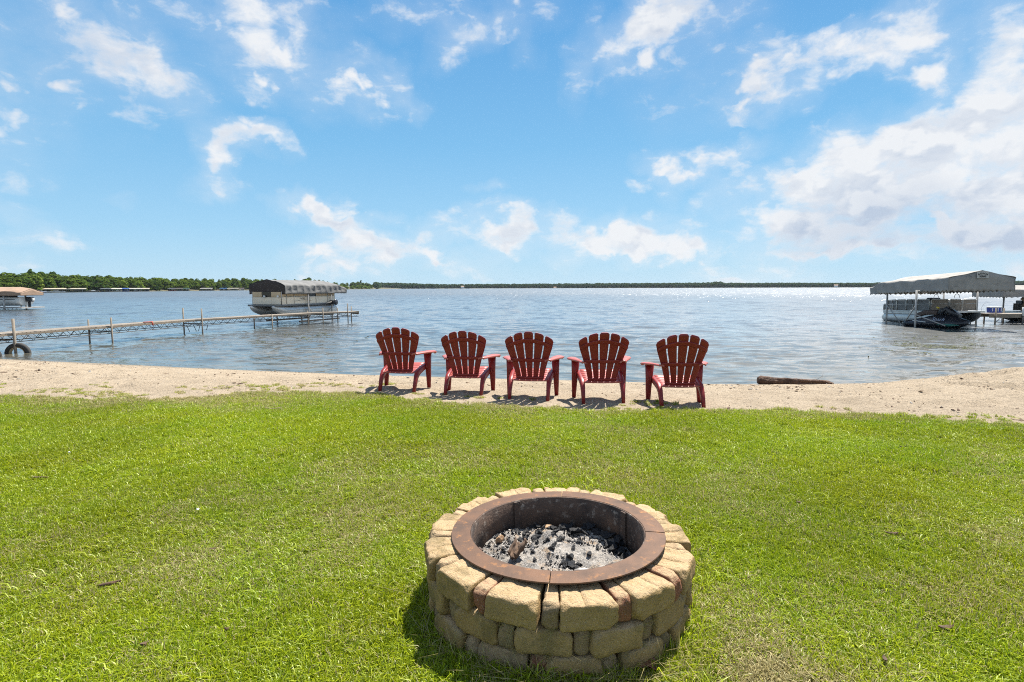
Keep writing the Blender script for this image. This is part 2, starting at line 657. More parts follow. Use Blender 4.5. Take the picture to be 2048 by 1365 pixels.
def G(x, y, fine=False):
    x = np.asarray(x, float); y = np.asarray(y, float)
    a = np.interp(x, LX, LY); b = np.interp(x, SX, SY)
    t = (y - a) / (b - a)
    tt = np.clip(t, 0, 4)
    z = np.where(t < 0, -.08 * sm((t + .5) / .5), np.where(tt < .35, -.08 - .07 * tt / .35, -.15 - (abs(WATER) - .15) * (tt - .35) / .65))
    z = np.maximum(z, -4)
    z = z + .53 * np.exp(-((x - 10) / 2.7) ** 2 - ((y - 9.5) / 2.0) ** 2)
    if fine:
        sand = sm((t + .02) * 6)
        wet = sm((z - WATER) / .12)
        n = (fbm(x * 1.7, y * 1.7, 3, 3) - .5) * .06 + (fbm(x * 6, y * 6, 3, 9) - .5) * .045
        md = np.exp(-((x - 9.5) / 2.6) ** 2 - ((y - 9.3) / 2.2) ** 2)
        # footprints in the mound and along the beach
        fp = vnoise(x * 3.4, y * 3.4, 21)
        n = n - sm((fp - .62) / .2) * .035 - md * sm((vnoise(x * 3.6, y * 3.6, 41) - .45) / .25) * .085
        z = z + n * sand * wet + (fbm(x * 1.1, y * 1.1, 3, 5) - .5) * .035 * (1 - sand)
    return z


def gz(x, y):
    return float(G(x, y, True))


def onG(px, py):
    d = ray(px, py)
    t = 1.2
    while t < 60:
        p = np.array([0, 0, CH]) + d * t
        if p[2] <= gz(p[0], p[1]):
            return p
        t += .01
    return p


def sandiness(x, y):
    a = np.interp(x, LX, LY)
    e = (fbm(x * .8, y * 1.6, 4, 31) - .5) * 1.7 + (fbm(x * 5, y * 7, 3, 33) - .5) * 1.0
    return sm((y - a + e * .55 + .12) / .34)


def dryness(x, y):
    d = (fbm(x * .7, y * .7, 4, 61) - .5) * .9 + .11 + (fbm(x * 3.1, y * 3.1, 3, 63) - .5) * .7
    d = d + 1.0 * np.exp(-((x - 1.0) / .20) ** 2 - ((y - 1.9) / .42) ** 2)       # worn strip beside the fire pit
    d = d + .5 * np.exp(-((x - .25) / .6) ** 2 - ((y - 1.95) / .12) ** 2)
    d = d + .35 * np.exp(-((x + 4.2) / 1.4) ** 2 - ((y - 7.6) / .6) ** 2)
    d = d - .32 * np.exp(-((x + 3.5) / 2.5) ** 2 - ((y - 5.9) / .9) ** 2) - .25 * np.exp(-((x - 2.5) / 2.2) ** 2 - ((y - 5.8) / .8) ** 2)
    d = d + .45 * sm((y - np.interp(x, LX, LY) + .7) / .7)
    return np.clip(d, 0, 1)


def axis(lo, a, b, hi, step, k=1.25):
    mid = np.arange(a, b + step / 2, step)
    out, s_, v = [], step * 2, b
    while v < hi:
        v += s_; s_ *= k; out.append(v)
    left, s_, v = [], step * 2, a
    while v > lo:
        v -= s_; s_ *= k; left.append(v)
    return np.concatenate([left[::-1], mid, out])


gx, gy = axis(-420, -18, 13.5, 420, .085), axis(-80, .6, 16.5, 45, .075)
GX, GY = np.meshgrid(gx, gy)
GZ = G(GX, GY, True)
SD = sandiness(GX, GY)
cell = (SD[:-1, :-1] + SD[1:, 1:] + SD[:-1, 1:] + SD[1:, :-1]) / 4
cx, cy = (GX[:-1, :-1] + GX[1:, 1:]) / 2, (GY[:-1, :-1] + GY[1:, 1:]) / 2
pit_xy = (0.214, 2.562)
DRY = dryness(GX, GY)


def ground_mat(nt, b):
    co = nt.pos()
    sd = nt.attr('sand')
    dr = nt.attr('dry')
    # sand: pale grains, pinkish and grey patches, dark bits
    g1 = nt.noise(co, 2.2, 5, 0.6)
    g2 = nt.noise(co, 160, 3, 0.7)
    g3 = nt.noise(co, 38, 5, 0.75)
    s1 = nt.mix(nt.rng(g1, .35, .65), (.43, .345, .245), (.31, .245, .17))
    s1 = nt.mix(nt.rng(g3, .50, .64), s1, (.14, .105, .07))
    s1 = nt.mix(nt.rng(g2, .50, .64), s1, (.50, .40, .28))
    v = nt.voro(co, 55, 'F1', 0)
    spk = nt.math('MULTIPLY', nt.rng(v, .12, .2, 1, 0), nt.rng(nt.noise(co, 9, 3, .6), .5, .62))
    s1 = nt.mix(nt.math('MULTIPLY', spk, .9), s1, (.09, .07, .05))
    geo = nt.new('ShaderNodeNewGeometry')
    sz = nt.new('ShaderNodeSeparateXYZ')
    nt.put(sz.inputs[0], geo.outputs['Position'])
    wet = nt.rng(nt.math('ADD', sz.outputs[2], nt.math('MULTIPLY', nt.noise(co, 3, 3, .5), .03)), WATER + .02, WATER + .10, 1, 0)
    s1 = nt.mix(nt.math('MULTIPLY', wet, .62), s1, (.15, .12, .075))
    # turf soil and thatch under the blades
    t1 = nt.mix(nt.rng(nt.noise(co, 90, 4, .7), .4, .6), (.07, .10, .014), (.17, .20, .03))
    t2 = nt.mix(nt.rng(nt.noise(co, 120, 4, .7), .4, .62), (.12, .09, .045), (.34, .27, .14))
    turf = nt.mix(nt.math('MULTIPLY', dr, .8), t1, t2)
    m = nt.rng(nt.math('ADD', sd, nt.math('MULTIPLY', nt.math('SUBTRACT', nt.noise(co, 22, 4, .7), .5), .8)), .35, .65)
    nt.put(b.inputs['Base Color'], nt.mix(m, turf, s1))
    nt.put(b.inputs['Roughness'], nt.rng(wet, 0, 1, .92, .45))
    h = nt.math('ADD', nt.math('MULTIPLY', g3, 1.0), nt.math('MULTIPLY', g2, .5))
    h = nt.math('ADD', h, nt.math('MULTIPLY', nt.noise(co, 11, 4, .6), 1.6))
    nt.put(b.inputs['Normal'], nt.bump(h, 1.0, .03))


M_GROUND = material('sand_and_turf', rough=.9, spec=.25, build=ground_mat)
for nm, mask in (('lawn', cell < .5), ('beach', cell >= .5)):
    me, used = grid_mesh(nm, GX, GY, GZ, mask)
    set_attr(me, 'sand', SD.ravel()[used])
    set_attr(me, 'dry', DRY.ravel()[used])
    me.materials.append(M_GROUND)
    o = bpy.data.objects.new(nm, me)
    COL.objects.link(o)
    tag(o, kind='structure')

# ------------------------------------------------------------------ water
ang = np.concatenate([np.linspace(-80, -47, 24)[:-1], np.linspace(-47, 47, 640), np.linspace(47, 80, 24)[1:]])
rr = np.concatenate([np.geomspace(8, 120, 600), np.geomspace(120, 3400, 60)[1:]])
A_, RR = np.meshgrid(np.radians(ang), rr)
WX, WY = RR * np.sin(A_), RR * np.cos(A_)
wr = random.Random(5)
WZ = np.zeros_like(WX)
shore_d = WY - np.interp(WX, SX, SY)
amp_mod = .35 + 1.1 * fbm(WX * .09, WY * .16, 3, 71)
fade = np.exp(-RR / 70.0)
wpx = WX + (fbm(WX * .5, WY * .5, 2, 77) - .5) * 1.2
wpy = WY + (fbm(WX * .5, WY * .5, 2, 78) - .5) * 1.2
for i in range(46):
    lam = .22 * (3.4 / .22) ** (i / 45.0)
    th = math.radians(wr.gauss(78, 26))
    k = 2 * math.pi / lam
    slope = .022 if lam < .8 else .012
    # long crests fade out where the sheet's cells get too coarse to carry them
    keep = np.clip((lam / (RR * .004 * 1.0 + 1e-6) - 3) / 4, 0, 1)
    WZ += keep * slope / k * np.sin(k * (wpx * math.cos(th) + wpy * math.sin(th)) + wr.uniform(0, 6.28))
calm = sm(shore_d / 3.5) * .75 + .25
WZ = WATER + WZ * amp_mod * fade * calm * 2.1
keepw = (WY + 2.5 > np.interp(WX, SX, SY))
km = keepw[:-1, :-1] & keepw[1:, 1:]
me, used = grid_mesh('lake_water', WX, WY, WZ, km)
set_attr(me, 'shore', shore_d.ravel()[used])


def water_mat(nt, b):
    co = nt.pos()
    sh = nt.attr('shore')
    ln = nt.new('ShaderNodeVectorMath', operation='LENGTH')
    nt.put(ln.inputs[0], co)
    dist = ln.outputs['Value']
    mp = nt.new('ShaderNodeMapping')
    mp.inputs['Rotation'].default_value = (0, 0, math.radians(-12))
    mp.inputs['Scale'].default_value = (.50, 1.25, 1)
    nt.put(mp.inputs['Vector'], co)
    c = mp.outputs[0]
    deep = nt.mix(nt.rng(nt.noise(c, .5, 3, .6), .4, .6), (.042, .055, .063), (.034, .045, .053))
    shal = nt.mix(nt.rng(nt.noise(c, 1.6, 4, .65), .42, .6), (.115, .100, .065), (.045, .050, .038))
    nt.put(b.inputs['Base Color'], nt.mix(nt.rng(sh, 2.0, 24.0), shal, deep))
    b.inputs['IOR'].default_value = 1.75
    nt.put(b.inputs['Roughness'], nt.rng(dist, 25, 200, .05, .38))
    # ripples too small to see one by one spread the sun's sheen
    nt.put(b.inputs['Coat Weight'], nt.rng(dist, 12, 40, .30, .58))
    b.inputs['Coat Roughness'].default_value = .47
    b.inputs['Coat IOR'].default_value = 1.5
    # ripple slopes: short steep wavelets on a gentler chop, with calmer lanes between gusts
    gust = nt.rng(nt.noise(co, .085, 3, .55), .40, .60, .30, 1.0)
    lane = nt.rng(nt.noise(nt.vmath('MULTIPLY', co, (.25, 1.0, 1.0)), .16, 4, .6), .42, .58, .55, 1.15)
    half = (.5, .5, .5)

    def slope(scale, det, k):
        v = nt.vmath('SUBTRACT', nt.noise(c, scale, det, .62, out=1), half)
        return nt.vmath('SCALE', v, sc=k)
    a1 = slope(9.0, 2, nt.math('MULTIPLY', gust, nt.rng(dist, 12, 70, .30, .80)))
    a2 = slope(2.6, 3, nt.math('MULTIPLY', lane, nt.rng(dist, 12, 60, .62, .95)))
    a3 = slope(.7, 3, nt.math('MULTIPLY', lane, nt.rng(dist, 12, 60, .20, .85)))
    a4 = slope(30.0, 1, nt.rng(dist, 12, 120, .06, .7))
    a6 = slope(.22, 3, nt.rng(dist, 25, 120, 0.0, .8))
    a5 = nt.vmath('SCALE', nt.vmath('SUBTRACT', nt.noise(nt.vmath('MULTIPLY', co, (1.0, .16, 1.0)), 1.1, 2, .6, out=1), half), sc=nt.rng(dist, 25, 160, 0.0, 1.9))
    tot = nt.vmath('ADD', nt.vmath('ADD', nt.vmath('ADD', a1, a2), nt.vmath('ADD', a3, a4)), nt.vmath('ADD', a5, a6))
    tot = nt.vmath('MULTIPLY', tot, (1.0, 1.0, 0.0))
    geo = nt.new('ShaderNodeNewGeometry')
    nt.put(b.inputs['Normal'], nt.vmath('NORMALIZE', nt.vmath('ADD', geo.outputs['Normal'], tot)))


M_WATER = material('lake_water', rough=.05, spec=.5, build=water_mat)
me.materials.append(M_WATER)
water = bpy.data.objects.new('lake_water', me)
COL.objects.link(water)
tag(water, kind='structure')

# land beyond the lake
M_FARLAND = weathered('woodland_floor', (.05, .055, .025), (.12, .10, .06), .05, .95, bump=0)


def shore_pt(px):
    """waterline of the far side at a picture column: nearer on the left"""
    d = np.interp(px, [-500, -100, 100, 300, 450, 600, 700, 745, 760, 1000, 2700], [330, 380, 440, 540, 660, 800, 960, 1080, 1500, 1560, 1700])
    hy = 575.6 - .003 * (px - 1024)
    v = ray(px, hy)
    v = v / math.hypot(v[0], v[1])
    return np.array([v[0] * d, v[1] * d]), d


pxs = np.concatenate([np.linspace(-500, 745, 60), np.linspace(752, 2700, 40)])
near_edge = [shore_pt(p_)[0] for p_ in pxs]
rows = []
for k, (f_, z_) in enumerate([(1.0, WATER - .3), (1.004, WATER + .6), (1.03, .8), (1.12, 2.5), (1.5, 6), (2.2, 8)]):
    rows.append([(p_[0] * f_, p_[1] * f_, z_) for p_ in near_edge])
fl = MB().quad_grid(rows).build('far_shore', M_FARLAND, fix=False)
tag(fl, kind='structure')

# ------------------------------------------------------------------ trees on the far side
def leaf_mat(name, c1, c2, trans=.3):
    def f(nt, b):
        t = nt.attr('tint')
        oi = nt.new('ShaderNodeObjectInfo').outputs['Random']
        mixv = nt.math('ADD', nt.math('MULTIPLY', t, .6), nt.math('MULTIPLY', oi, .4))
        col = nt.mix(mixv, c1, c2)
        df = nt.new('ShaderNodeBsdfDiffuse')
        tr = nt.new('ShaderNodeBsdfTranslucent')
        mx = nt.new('ShaderNodeMixShader')
        nt.put(df.inputs[0], col)
        nt.put(tr.inputs[0], nt.mix(.5, col, (.16, .22, .03)))
        mx.inputs[0].default_value = trans
        nt.l.new(df.outputs[0], mx.inputs[1])
        nt.l.new(tr.outputs[0], mx.inputs[2])
        out = [n for n in nt.n if n.type == 'OUTPUT_MATERIAL'][0]
        nt.l.new(mx.outputs[0], out.inputs[0])
    return material(name, build=f)


M_LEAF = leaf_mat('broadleaf_foliage', (.040, .085, .018), (.16, .215, .035))
M_LEAF2 = leaf_mat('pale_foliage', (.10, .17, .03), (.24, .30, .05))
M_LEAFD = leaf_mat('dark_foliage', (.020, .055, .020), (.07, .12, .032))
M_BARK = weathered('bark', (.09, .07, .05), (.16, .13, .10), 5, .9, bump=.5, bscale=20, bdist=.05)


def crown_mesh(name, mat, seed, H=13.0, Wd=9.0, nclump=26, per=34, leaf=.62, conic=False):
    r = random.Random(seed)
    v, f, tint = [], [], []
    cl = []
    for i in range(nclump):
        u = r.random() ** .7
        a = r.uniform(0, 6.283)
        zz = r.uniform(.12, 1.0)
        if conic:
            rad = Wd / 2 * (1.05 - zz) * r.uniform(.5, 1)
            cr = Wd * .16 * (1.25 - zz)
        else:
            prof = math.sin(math.pi * min(1, (zz * .86 + .12))) ** .6
            rad = Wd / 2 * prof * (.35 + .6 * u)
            cr = Wd * r.uniform(.13, .21)
        cl.append((math.cos(a) * rad, math.sin(a) * rad, H * zz * .95, cr))
    cl.append((0, 0, H * .5, Wd * .3))
    for (x, y, z, cr) in cl:
        tb = r.uniform(0, .75)
        for k in range(per):
            d = Vector((r.gauss(0, 1), r.gauss(0, 1), r.gauss(0, 1) + .35)).normalized()
            rr_ = cr * r.uniform(.75, 1.08)
            c = Vector((x, y, z)) + Vector((d.x * rr_, d.y * rr_, d.z * rr_ * .8))
            if c.z < .3:
                c.z = .3 + r.random() * .5
            nrm = (d + Vector((r.gauss(0, .45), r.gauss(0, .45), r.gauss(0, .45)))).normalized()
            t1 = nrm.orthogonal().normalized()
            t1 = (Matrix.Rotation(r.uniform(0, 6.28), 3, nrm) @ t1)
            t2 = nrm.cross(t1)
            s1, s2 = leaf * r.uniform(.7, 1.5), leaf * r.uniform(.5, 1.1)
            o = len(v)
            for (p_, q_) in ((-1, 0), (0, -1), (1, .1), (.1, 1)):
                v.append(tuple(c + t1 * s1 * p_ + t2 * s2 * q_))
                tint.append(min(1, tb + r.uniform(-.1, .25)))
            f.append((o, o + 1, o + 2, o + 3))
    me = bpy.data.meshes.new(name)
    me.from_pydata(v, [], f)
    me.materials.append(mat)
    set_attr(me, 'tint', tint)
    me.update()
    return me


def trunk_mesh(seed, H):
    r = random.Random(seed)
    mb = MB()
    mb.tube([(0, 0, -.6), (.1, 0, H * .3), (r.uniform(-.3, .3), r.uniform(-.3, .3), H * .75)], [.28, .2, .08], 7)
    for k in range(5):
        a = r.uniform(0, 6.28)
        z0 = H * r.uniform(.25, .5)
        mb.tube([(0, 0, z0), (math.cos(a) * H * .12, math.sin(a) * H * .12, z0 + H * .12), (math.cos(a) * H * .22, math.sin(a) * H * .22, z0 + H * .3)], [.1, .07, .03], 5)
    return mb.mesh('trunk', M_BARK)


KIND = [
    ('leafy_tree', crown_mesh('crown', M_LEAF, 1), trunk_mesh(1, 13), 13, 'leafy'),
    ('leafy_tree', crown_mesh('crown', M_LEAF, 2, 12, 10), trunk_mesh(2, 12), 12, 'leafy'),
    ('leafy_tree', crown_mesh('crown', M_LEAF, 3, 14, 8.5), trunk_mesh(3, 14), 14, 'leafy'),
    ('leafy_tree', crown_mesh('crown', M_LEAF, 4, 13, 11, 32), trunk_mesh(4, 13), 13, 'leafy'),
    ('dark_tree', crown_mesh('crown', M_LEAFD, 5, 14, 8), trunk_mesh(5, 14), 14, 'dark'),
    ('dark_tree', crown_mesh('crown', M_LEAFD, 6, 16, 6.5, 34, conic=True), trunk_mesh(6, 16), 16, 'dark'),
    ('pale_tree', crown_mesh('crown', M_LEAF2, 7, 12, 9.5), trunk_mesh(7, 12), 12, 'pale'),
]
LABEL = {'leafy': 'full green broadleaf tree standing in the dense wood along the far left shore',
         'dark': 'darker green tree standing in the dense wood along the far left shore',
         'pale': 'pale yellow-green tree standing in the dense wood along the far left shore'}


def make_tree(kind, x, y, z, s, sz, rz, label=None, group=None):
    nm, cm, tm, H, k = KIND[kind]
    t = empty(nm, (x, y, z), rz)
    t.scale = (s, s, sz)
    tag(t, label or LABEL[k], 'tree', group or {'leafy': 'green trees of the far left shore', 'dark': 'dark trees of the far left shore', 'pale': 'pale trees of the far left shore'}[k])
    for n_, m_ in (('crown', cm), ('trunk', tm)):
        o = bpy.data.objects.new(n_, m_)
        COL.objects.link(o)
        o.parent = t
    return t


top_px = lambda px: np.interp(px, [-80, 0, 60, 70, 85, 120, 250, 300, 400, 480, 500, 560, 600, 620, 645, 660, 690, 715, 722, 745],
                              [546, 549, 545, 541, 546, 548, 552, 553, 555.5, 554.5, 554, 556, 556, 553, 558, 562, 563, 560, 559, 567])
tr = random.Random(3)
px = -70.0
while px < 748:
    for row in range(3):
        q = px + tr.uniform(-5, 5) + row * 3
        (sx_, sy_), d = shore_pt(min(q, 742))
        f_ = 1.0 + (.010 + row * .022) + tr.uniform(0, .008)
        D = d * f_
        hy = 575.6 - .003 * (q - 1024)
        full = (hy - top_px(q)) * D / F + CH - (WATER + .8)
        Ht = full * ((.74, .88, .97)[row]) * tr.uniform(.93, 1.05)
        if q > 690 and row == 0:
            kd = 6
            Ht *= .66
        else:
            kd = tr.choice([0, 1, 2, 3, 0, 3, 4, 5 if row else 4, 6 if row == 0 else 2])
        Hk = KIND[kd][3] * 1.02
        s = Ht / (Hk * 1.21)
        make_tree(kd, sx_ * f_, sy_ * f_, WATER + .5, max(s, tr.uniform(.85, 1.15) * .95), s, tr.uniform(0, 6.28))
    px += 13.5 * np.interp(px, [-100, 745], [1.15, .62]) + tr.uniform(-1.5, 1.5)
for q, k_, hh in ((66, 2, 541), (104, 4, 546), (110, 4, 545.5), (618, 3, 552.5), (722, 4, 558)):
    (sx_, sy_), d = shore_pt(q)
    f_ = 1.07
    hy = 575.6 - .003 * (q - 1024)
    Ht = (hy - hh) * d * f_ / F + CH - WATER - .8
    s = Ht / (KIND[k_][3] * 1.26)
    make_tree(k_, sx_ * f_, sy_ * f_, WATER + .8, s * .8, s, tr.uniform(0, 6.28))

# the wood along the farthest shore reads as one mass
pts, rots, scl, idx = [], [], [], []
fr = random.Random(8)
for row in range(4):
    px = 735.0 if row else 748.0
    while px < 2300:
        (sx_, sy_), d = shore_pt(max(px, 752))
        f_ = 1.004 + row * .018 + fr.uniform(0, .008)
        hy = 575.6 - .003 * (px - 1024)
        topy = np.interp(px, [740, 800, 860, 900, 1000, 1240, 1400, 1425, 1440, 1450, 1560, 1740, 2000, 2300], [564, 565, 567, 567.5, 567, 565.5, 565, 564, 563, 565.5, 565.5, 566, 563.5, 563])
        Ht = ((hy - topy) * d * f_ / F + CH - WATER - .8) * (.72, .82, .92, .96)[row] * fr.uniform(.90, 1.0)
        pts.append((sx_ * f_, sy_ * f_, WATER + .4))
        rots.append((0, 0, fr.uniform(0, 6.28)))
        wd_ = Ht / 13 * fr.uniform(1.0, 1.5)
        scl.append((wd_, wd_, Ht / 13.5))
        idx.append(fr.randrange(4))
        px += fr.uniform(1.8, 3.6)
M_FARLEAF = leaf_mat('far_foliage', (.014, .045, .030), (.045, .090, .050))
fp_ = [bpy.data.objects.new('crown_form', crown_mesh('crown_form', M_FARLEAF, 40 + i, 13, 10, 20, 24, 1.3, conic=(i == 3))) for i in range(4)]
fw = scatter('far_wood', pts, rots, scl, idx, fp_)
tag(fw, 'continuous dark green wood lining the farthest shore of the lake', 'wood', kind='stuff')
# ------------------------------------------------------------------ fire pit
PX, PY = pit_xy
RIMZ = 0.335


def stone_mat(name, a, b_, c_):
    def f(nt, b):
        co = nt.objco()
        oi = nt.new('ShaderNodeObjectInfo').outputs['Random']
        off = nt.vmath('ADD', co, nt.vmath('SCALE', (1.0, 1.7, 2.3), sc=nt.math('MULTIPLY', oi, 9.0)))
        n1 = nt.noise(off, 9, 5, .65)
        n2 = nt.noise(off, 130, 4, .7)
        n3 = nt.noise(off, 300, 2, .6)
        col = nt.mix(nt.rng(n1, .32, .68), a, b_)
        col = nt.mix(nt.math('MULTIPLY', nt.rng(oi, .0, 1.0), .55), col, c_)
        col = nt.mix(nt.math('MULTIPLY', nt.rng(n2, .55, .68), .55), col, (.10, .075, .04))
        col = nt.mix(nt.math('MULTIPLY', nt.rng(n3, .60, .70), .6), col, (.60, .52, .40))
        # pale dust lies on the upper faces
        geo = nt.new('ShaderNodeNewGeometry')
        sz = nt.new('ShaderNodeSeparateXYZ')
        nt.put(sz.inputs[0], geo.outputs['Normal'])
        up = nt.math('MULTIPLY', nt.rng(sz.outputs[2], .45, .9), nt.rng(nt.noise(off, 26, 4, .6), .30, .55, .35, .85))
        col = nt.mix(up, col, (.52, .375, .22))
        # algae and dirt stains with edges of their own
        st = nt.rng(nt.noise(off, 5.5, 5, .65), .52, .62)
        col = nt.mix(nt.math('MULTIPLY', st, .5), col, (.14, .115, .05))
        nt.put(b.inputs['Base Color'], col)
        b.inputs['Roughness'].default_value = .93
        b.inputs['Specular IOR Level'].default_value = .2
        h = nt.math('ADD', nt.math('MULTIPLY', n2, .7), nt.math('ADD', nt.math('MULTIPLY', n3, .35), nt.math('MULTIPLY', nt.noise(off, 45, 4, .65), 1.3)))
        nt.put(b.inputs['Normal'], nt.bump(h, 1.0, .012))
    return material(name, build=f)


M_STONE = stone_mat('tan_paver', (.42, .27, .105), (.27, .175, .068), (.46, .32, .16))
M_RED = stone_mat('red_paver', (.34, .125, .07), (.22, .085, .05), (.30, .15, .09))
M_BROWN = stone_mat('brown_paver', (.32, .215, .12), (.22, .15, .085), (.36, .26, .15))


def stone(ang, r0, r1, w1, z0, z1, mat, seed, groove=None, small=False):
    r = random.Random(seed)
    hx, hy, hz = w1 / 2, (r1 - r0) / 2, (z1 - z0) / 2
    rc = (r0 + r1) / 2
    rad = min(hx, hz) * (.46 if small else (.26 if z0 > .2 else .44))
    nx, ny, nz = (10 if small else 20), 10, 9

    def lin(n, h):
        # denser towards the rounded edges
        t = np.linspace(-1, 1, n)
        return np.sign(t) * np.abs(t) ** .72 * h
    xs, ys, zs = lin(nx, hx), lin(ny, hy), lin(nz, hz)
    bm = bmesh.new()
    cache = {}
    so = Vector((r.uniform(0, 99), r.uniform(0, 99), r.uniform(0, 99)))
    chip = [(Vector((r.choice((-1, 1)) * hx, hy, r.choice((1, 1, -1)) * hz)), r.uniform(.018, .040)) for _ in range(3)] + [(Vector((r.uniform(-hx, hx), hy, hz)), r.uniform(.012, .028)) for _ in range(4)]

    def vert(x, y, z):
        k = (round(x, 5), round(y, 5), round(z, 5))
        if k in cache:
            return cache[k]
        p = Vector((x, y, z))
        q = Vector((max(-hx + rad, min(hx - rad, x)), max(-hy + rad * .7, min(hy - rad * .7, y)), max(-hz + rad, min(hz - rad, z))))
        d = p - q
        if d.length > 1e-6:
            n = d.normalized()
            p2 = q + Vector((n.x * rad, n.y * rad * .7, n.z * rad))
        else:
            p2, n = p, Vector((0, 0, 1))
        # uneven tumbled faces
        dn = mnoise.noise(p2 * 14 + so) * .0075 + mnoise.noise(p2 * 40 + so) * .0045 + mnoise.noise(p2 * 100 + so) * .0025
        p2 = p2 + n * dn
        for c, cr in chip:
            dd = (p2 - c).length
            if dd < cr:
                p2 = p2 + (Vector((0, 0, 0)) - c).normalized() * (cr - dd) * .55
        if groove is not None and z > hz * .55 and y < hy * .93:
            gx_ = groove * hx
            dd = abs(p2.x - gx_)
            if dd < .008:
                p2.z -= .006 * (1 - dd / .008)
        # radial wedge
        p2.x *= (rc + p2.y) / r1
        v_ = bm.verts.new(p2)
        cache[k] = v_
        return v_

    def face(a, b, f3, s):
        for i in range(len(a) - 1):
            for j in range(len(b) - 1):
                vs = [f3(a[i], b[j]), f3(a[i + 1], b[j]), f3(a[i + 1], b[j + 1]), f3(a[i], b[j + 1])]
                if len(set(vs)) == 4:
                    bm.faces.new(vs if s else vs[::-1]).smooth = True
    if groove is not None:
        xs = np.sort(np.concatenate([xs, [groove * hx - .004, groove * hx, groove * hx + .004]]))
    face(xs, ys, lambda a, b: vert(a, b, hz), True)
    face(xs, ys, lambda a, b: vert(a, b, -hz), False)
    face(xs, zs, lambda a, b: vert(a, hy, b), False)
    face(xs, zs, lambda a, b: vert(a, -hy, b), True)
    face(ys, zs, lambda a, b: vert(hx, a, b), True)
    face(ys, zs, lambda a, b: vert(-hx, a, b), False)
    me = bpy.data.meshes.new('stone')
    bm.to_mesh(me)
    bm.free()
    me.materials.append(mat)
    o = bpy.data.objects.new('stone', me)
    COL.objects.link(o)
    # ang measured from the side facing the camera, growing to the right
    a = ang
    o.location = (math.sin(a) * rc, -math.cos(a) * rc, (z0 + z1) / 2)
    o.rotation_euler = (r.uniform(-.02, .02), r.uniform(-.015, .015), a + math.pi + r.uniform(-.02, .02))
    return o


pit = empty('fire_pit', (PX, PY, 0))
tag(pit, 'round fire pit of tan and red pavers with a rusty steel ring on the lawn', 'fire pit')
N = 13
step = 2 * math.pi / N
RO = .618
for course, (z0, z1, a0, ro) in enumerate([(.222, .328, -7.2, RO), (.112, .220, 4.0, RO - .004), (-.012, .109, -11.7, RO - .006)]):
    for k in range(N):
        sr = random.Random(course * 100 + k)
        asm = math.radians(a0) + k * step
        red = course == 0 and k in (1, 2, 12, 5) or (course > 0 and sr.random() < .06)
        rr1 = ro + sr.uniform(-.010, .008) - (.006 if course == 0 else .010)
        s_ = stone(asm + sr.uniform(-.01, .01), .432, rr1, .068, z0 + sr.uniform(-.001, .002), z1 - sr.uniform(.002, .012), M_RED if red else M_BROWN, course * 100 + k, small=True)
        s_.parent = pit
        if red:
            s_['label'] = 'small brick-red stone'
        big = stone(asm + step / 2 + sr.uniform(-.008, .008), .432, ro + sr.uniform(-.006, .012), .222, z0, z1 - sr.uniform(0, .006), M_STONE if sr.random() < .88 or course == 0 else M_BROWN,
                    course * 100 + 50 + k, groove=(sr.uniform(-.2, .35) if course == 0 and sr.random() < .65 else None))
        big.parent = pit

M_RUST = weathered('rusted_steel', (.150, .075, .038), (.075, .045, .030), 5, .62, 0, .6, 120, .002, c3=(.27, .12, .04), spec=.3)
M_SCALE = weathered('sooty_rust', (.12, .072, .048), (.035, .026, .022), 6, .85, 0, .7, 70, .006, c3=(.26, .215, .175))


def ring_part(a0, a1, n=26):
    prof = [(.416, .0), (.505, -.003), (.506, -.008), (.416, -.006)]
    rings_ = []
    for i in range(n + 1):
        a = a0 + (a1 - a0) * i / n
        rings_.append([(math.sin(a) * r_, -math.cos(a) * r_, z_) for r_, z_ in prof])
    return MB().rings(rings_, True, smooth=False)


rim = empty('steel_rim', (0, 0, RIMZ + .012))
rim.parent = pit
rim.rotation_euler = (math.radians(-.7), math.radians(-1.0), 0)
for k, a in enumerate((-8, 82, 172, 262)):
    g = ring_part(math.radians(a + .25), math.radians(a + 89.75)).build('rim_segment', M_RUST, rim)
    g.location.z = .0015 * (k % 2)
    g.data.polygons.foreach_set('use_smooth', [False] * len(g.data.polygons))
rb = random.Random(4)
prof = [(.4145, .0), (.412, -.26), (.408, -.26), (.4105, -.004)]
wall = MB()
rings_ = []
for i in range(73):
    a = 2 * math.pi * i / 72
    wob = .003 * math.sin(3 * a + 1) + .002 * math.sin(7 * a)
    rings_.append([(math.sin(a) * (r_ + wob * (z_ < -.1)), -math.cos(a) * (r_ + wob * (z_ < -.1)), z_) for r_, z_ in prof])
wall.rings(rings_, False)
wall.build('steel_wall', M_SCALE, rim)
for a in (-62, 118, 28, 208):
    aa = math.radians(a)
    MB().box((math.sin(aa) * .404, -math.cos(aa) * .404, -.13), (.018, .004, .125), aa).build('wall_seam', M_SCALE, rim)

# ash bed
def ash_f(nt, b):
    co = nt.objco()
    n1, n2, n3 = nt.noise(co, 7, 5, .65), nt.noise(co, 60, 5, .75), nt.noise(co, 220, 3, .7)
    col = nt.mix(nt.rng(n1, .38, .62), (.42, .375, .32), (.17, .155, .14))
    col = nt.mix(nt.rng(nt.noise(co, 11, 4, .6), .52, .62), col, (.36, .26, .17))
    col = nt.mix(nt.rng(n2, .52, .62), col, (.05, .05, .052))
    col = nt.mix(nt.rng(n3, .55, .64), col, (.62, .59, .55))
    nt.put(b.inputs['Base Color'], col)
    b.inputs['Roughness'].default_value = .95
    nt.put(b.inputs['Normal'], nt.bump(nt.math('ADD', n2, nt.math('MULTIPLY', n3, .4)), 1, .02))


